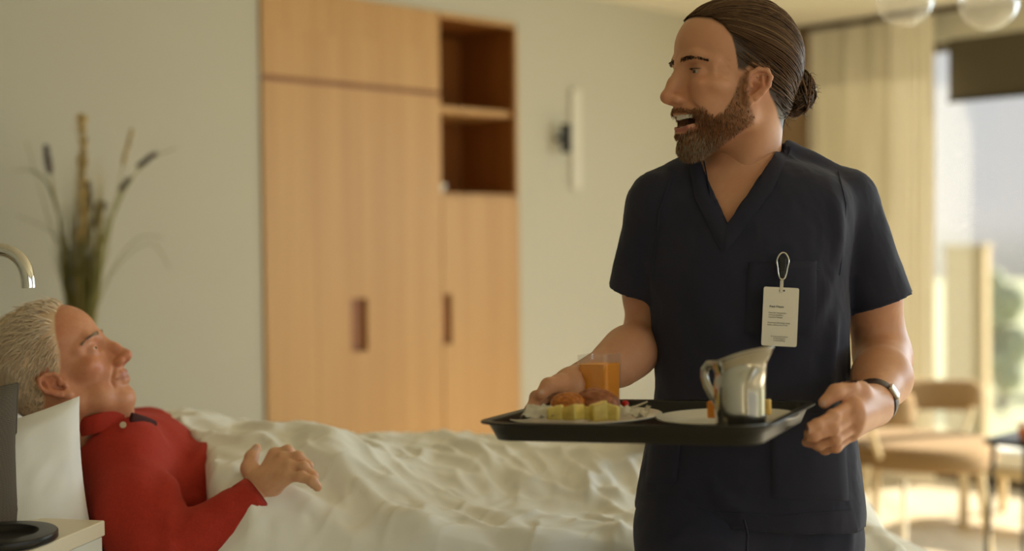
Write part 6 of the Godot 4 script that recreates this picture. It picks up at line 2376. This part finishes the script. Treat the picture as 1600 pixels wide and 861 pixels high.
	for l in lines:
		var tm := TextMesh.new()
		tm.text = l[0]
		tm.font = bold if l[5] == 1 else font
		tm.font_size = 16
		tm.pixel_size = l[3] / 16.0
		tm.depth = 0.0002
		tm.horizontal_alignment = HORIZONTAL_ALIGNMENT_CENTER if l[4] == 1 else HORIZONTAL_ALIGNMENT_LEFT
		var mi := MeshInstance3D.new()
		mi.name = "lettering"
		mi.mesh = tm
		mi.material_override = M.ink
		mi.position = Vector3(l[1], l[2], 0.0007)
		t.add_child(mi, true)
	g = Geo.new()
	g.box(Vector3(0, 0.0475, 0.001), Vector3(0.005, 0.022, 0.0008), 0.0003)
	part("strap", g, M.napkin, t)
	g = Geo.new()
	var ring := []
	var rad := []
	for i in 33:
		var a := TAU * i / 32.0
		var y := cos(a) * 0.0205
		var w := 0.0070 + 0.0028 * smoothstep(-0.004, 0.010, y)
		ring.append(Vector3(sin(a) * w, 0.0765 + y, 0.003))
		rad.append(0.0014)
	g.tube(ring, rad, 8, false)
	part("ring", g, M.chrome, t)
	g = Geo.new()
	g.rounded(Vector3(0, 0.0795, 0.003), Vector3(0.011, 0.021, 0.004), 0.002, Basis(), 3)
	g.rounded(Vector3(0, 0.0650, 0.003), Vector3(0.008, 0.014, 0.003), 0.0015, Basis(), 3)
	part("clip", g, M.black_satin, t)
	# wristwatch
	var wa := W(1364, 633, 1.86)
	var wb := W(1378, 590, 2.03)
	var ax := (wb - wa).normalized()
	var wc := wa + ax * 0.012
	var side := ax.cross(Vector3.UP).normalized()
	t = thing("wristwatch", "wristwatch with a brown leather strap on the nurse's left wrist", "watch", wc, Basis(side, ax, side.cross(ax)))
	g = Geo.new()
	g.lathe([Vector2(0.0295, -0.011), Vector2(0.0325, -0.0105), Vector2(0.0338, 0.0), Vector2(0.0350, 0.0105), Vector2(0.0335, 0.0110), Vector2(0.0300, 0.010)], 40)
	part("strap", g, M.strap, t)
	var od := t.basis.inverse() * (W(1388, 622, 1.84) - W(1364, 633, 1.86))
	od.y = 0.0
	od = od.normalized()
	var ob := Basis(Vector3.UP.cross(od).normalized(), Vector3.UP, od)
	g = Geo.new()
	g.rounded(od * 0.0345, Vector3(0.022, 0.024, 0.007), 0.003, ob, 3)
	part("case", g, M.steel, t)

# ------------------------------------------------------------------ beyond the glass
func build_outside() -> void:
	var g := Geo.new()
	g.box(Vector3(60, -7.05, -110), Vector3(260, 0.1, 260))
	struct("ground", g, mat(Color(0.62, 0.64, 0.52), 0.95))
	# neighbouring wing
	var at := W(1511, 430, 14.0)
	var b := thing("neighbouring_building", "plain tan building block outside the window", "building", Vector3(at.x, -7.0, at.z), Basis(Vector3.UP, deg_to_rad(-28)))
	var topy := W(1511, 388, 14.0).y + 7.0
	g = Geo.new()
	g.box(Vector3(0, topy * 0.5, 0), Vector3(0.42, topy, 0.42), 0.01)
	part("wall", g, mat(Color(0.68, 0.60, 0.45), 0.9), b)
	g = Geo.new()
	g.box(Vector3(0, topy + 0.02, 0), Vector3(0.46, 0.05, 0.46), 0.01)
	part("coping", g, mat(Color(0.68, 0.62, 0.50), 0.9), b)
	var r := RandomNumberGenerator.new()
	r.seed = 13
	for q in [[1566, 60.0, 408, "pale haze-coloured tree outside the window directly right of the tan building block"], [1676, 66.0, 414, "pale haze-coloured tree outside the window cut off by the right picture edge"]]:
		var top := W(q[0], q[2], q[1])
		var h := top.y + 7.0
		var t := thing("tree", q[3], "tree", Vector3(top.x, -7.0, top.z), Basis(), "trees outside the window")
		g = Geo.new()
		g.tube([Vector3.ZERO, Vector3(0, h * 0.5, 0)], [0.25, 0.15], 8)
		part("trunk", g, mat(Color(0.52, 0.50, 0.45), 0.9), t)  # trunk colour paled for distance haze
		g = Geo.new()
		for k in 40:
			var c := Vector3(r.randf_range(-1, 1) * 0.75, h * r.randf_range(0.20, 0.90), r.randf_range(-1, 1) * 0.75)
			var gg := Geo.new()
			blob(gg, Vector3.ONE * r.randf_range(0.45, 0.75), 7)
			for i in gg.V.size(): gg.V[i] += c
			g.put(gg.V, gg.I, gg.N)
		part("crown", g, mat(Color(0.58, 0.62, 0.53), 0.95), t)  # pale crown colour stands in for distance haze
	for q in [[515, 34.0, 3.0, Color(0.55, 0.56, 0.42)], [560, 24.0, 3.0, Color(0.78, 0.78, 0.74)]]:
		var p := W(1640, q[0], q[1])
		g = Geo.new()
		g.box(Vector3(p.x, -6.95, p.z), Vector3(40, 0.1, q[2]))
		struct("ground", g, mat(q[3], 0.95))
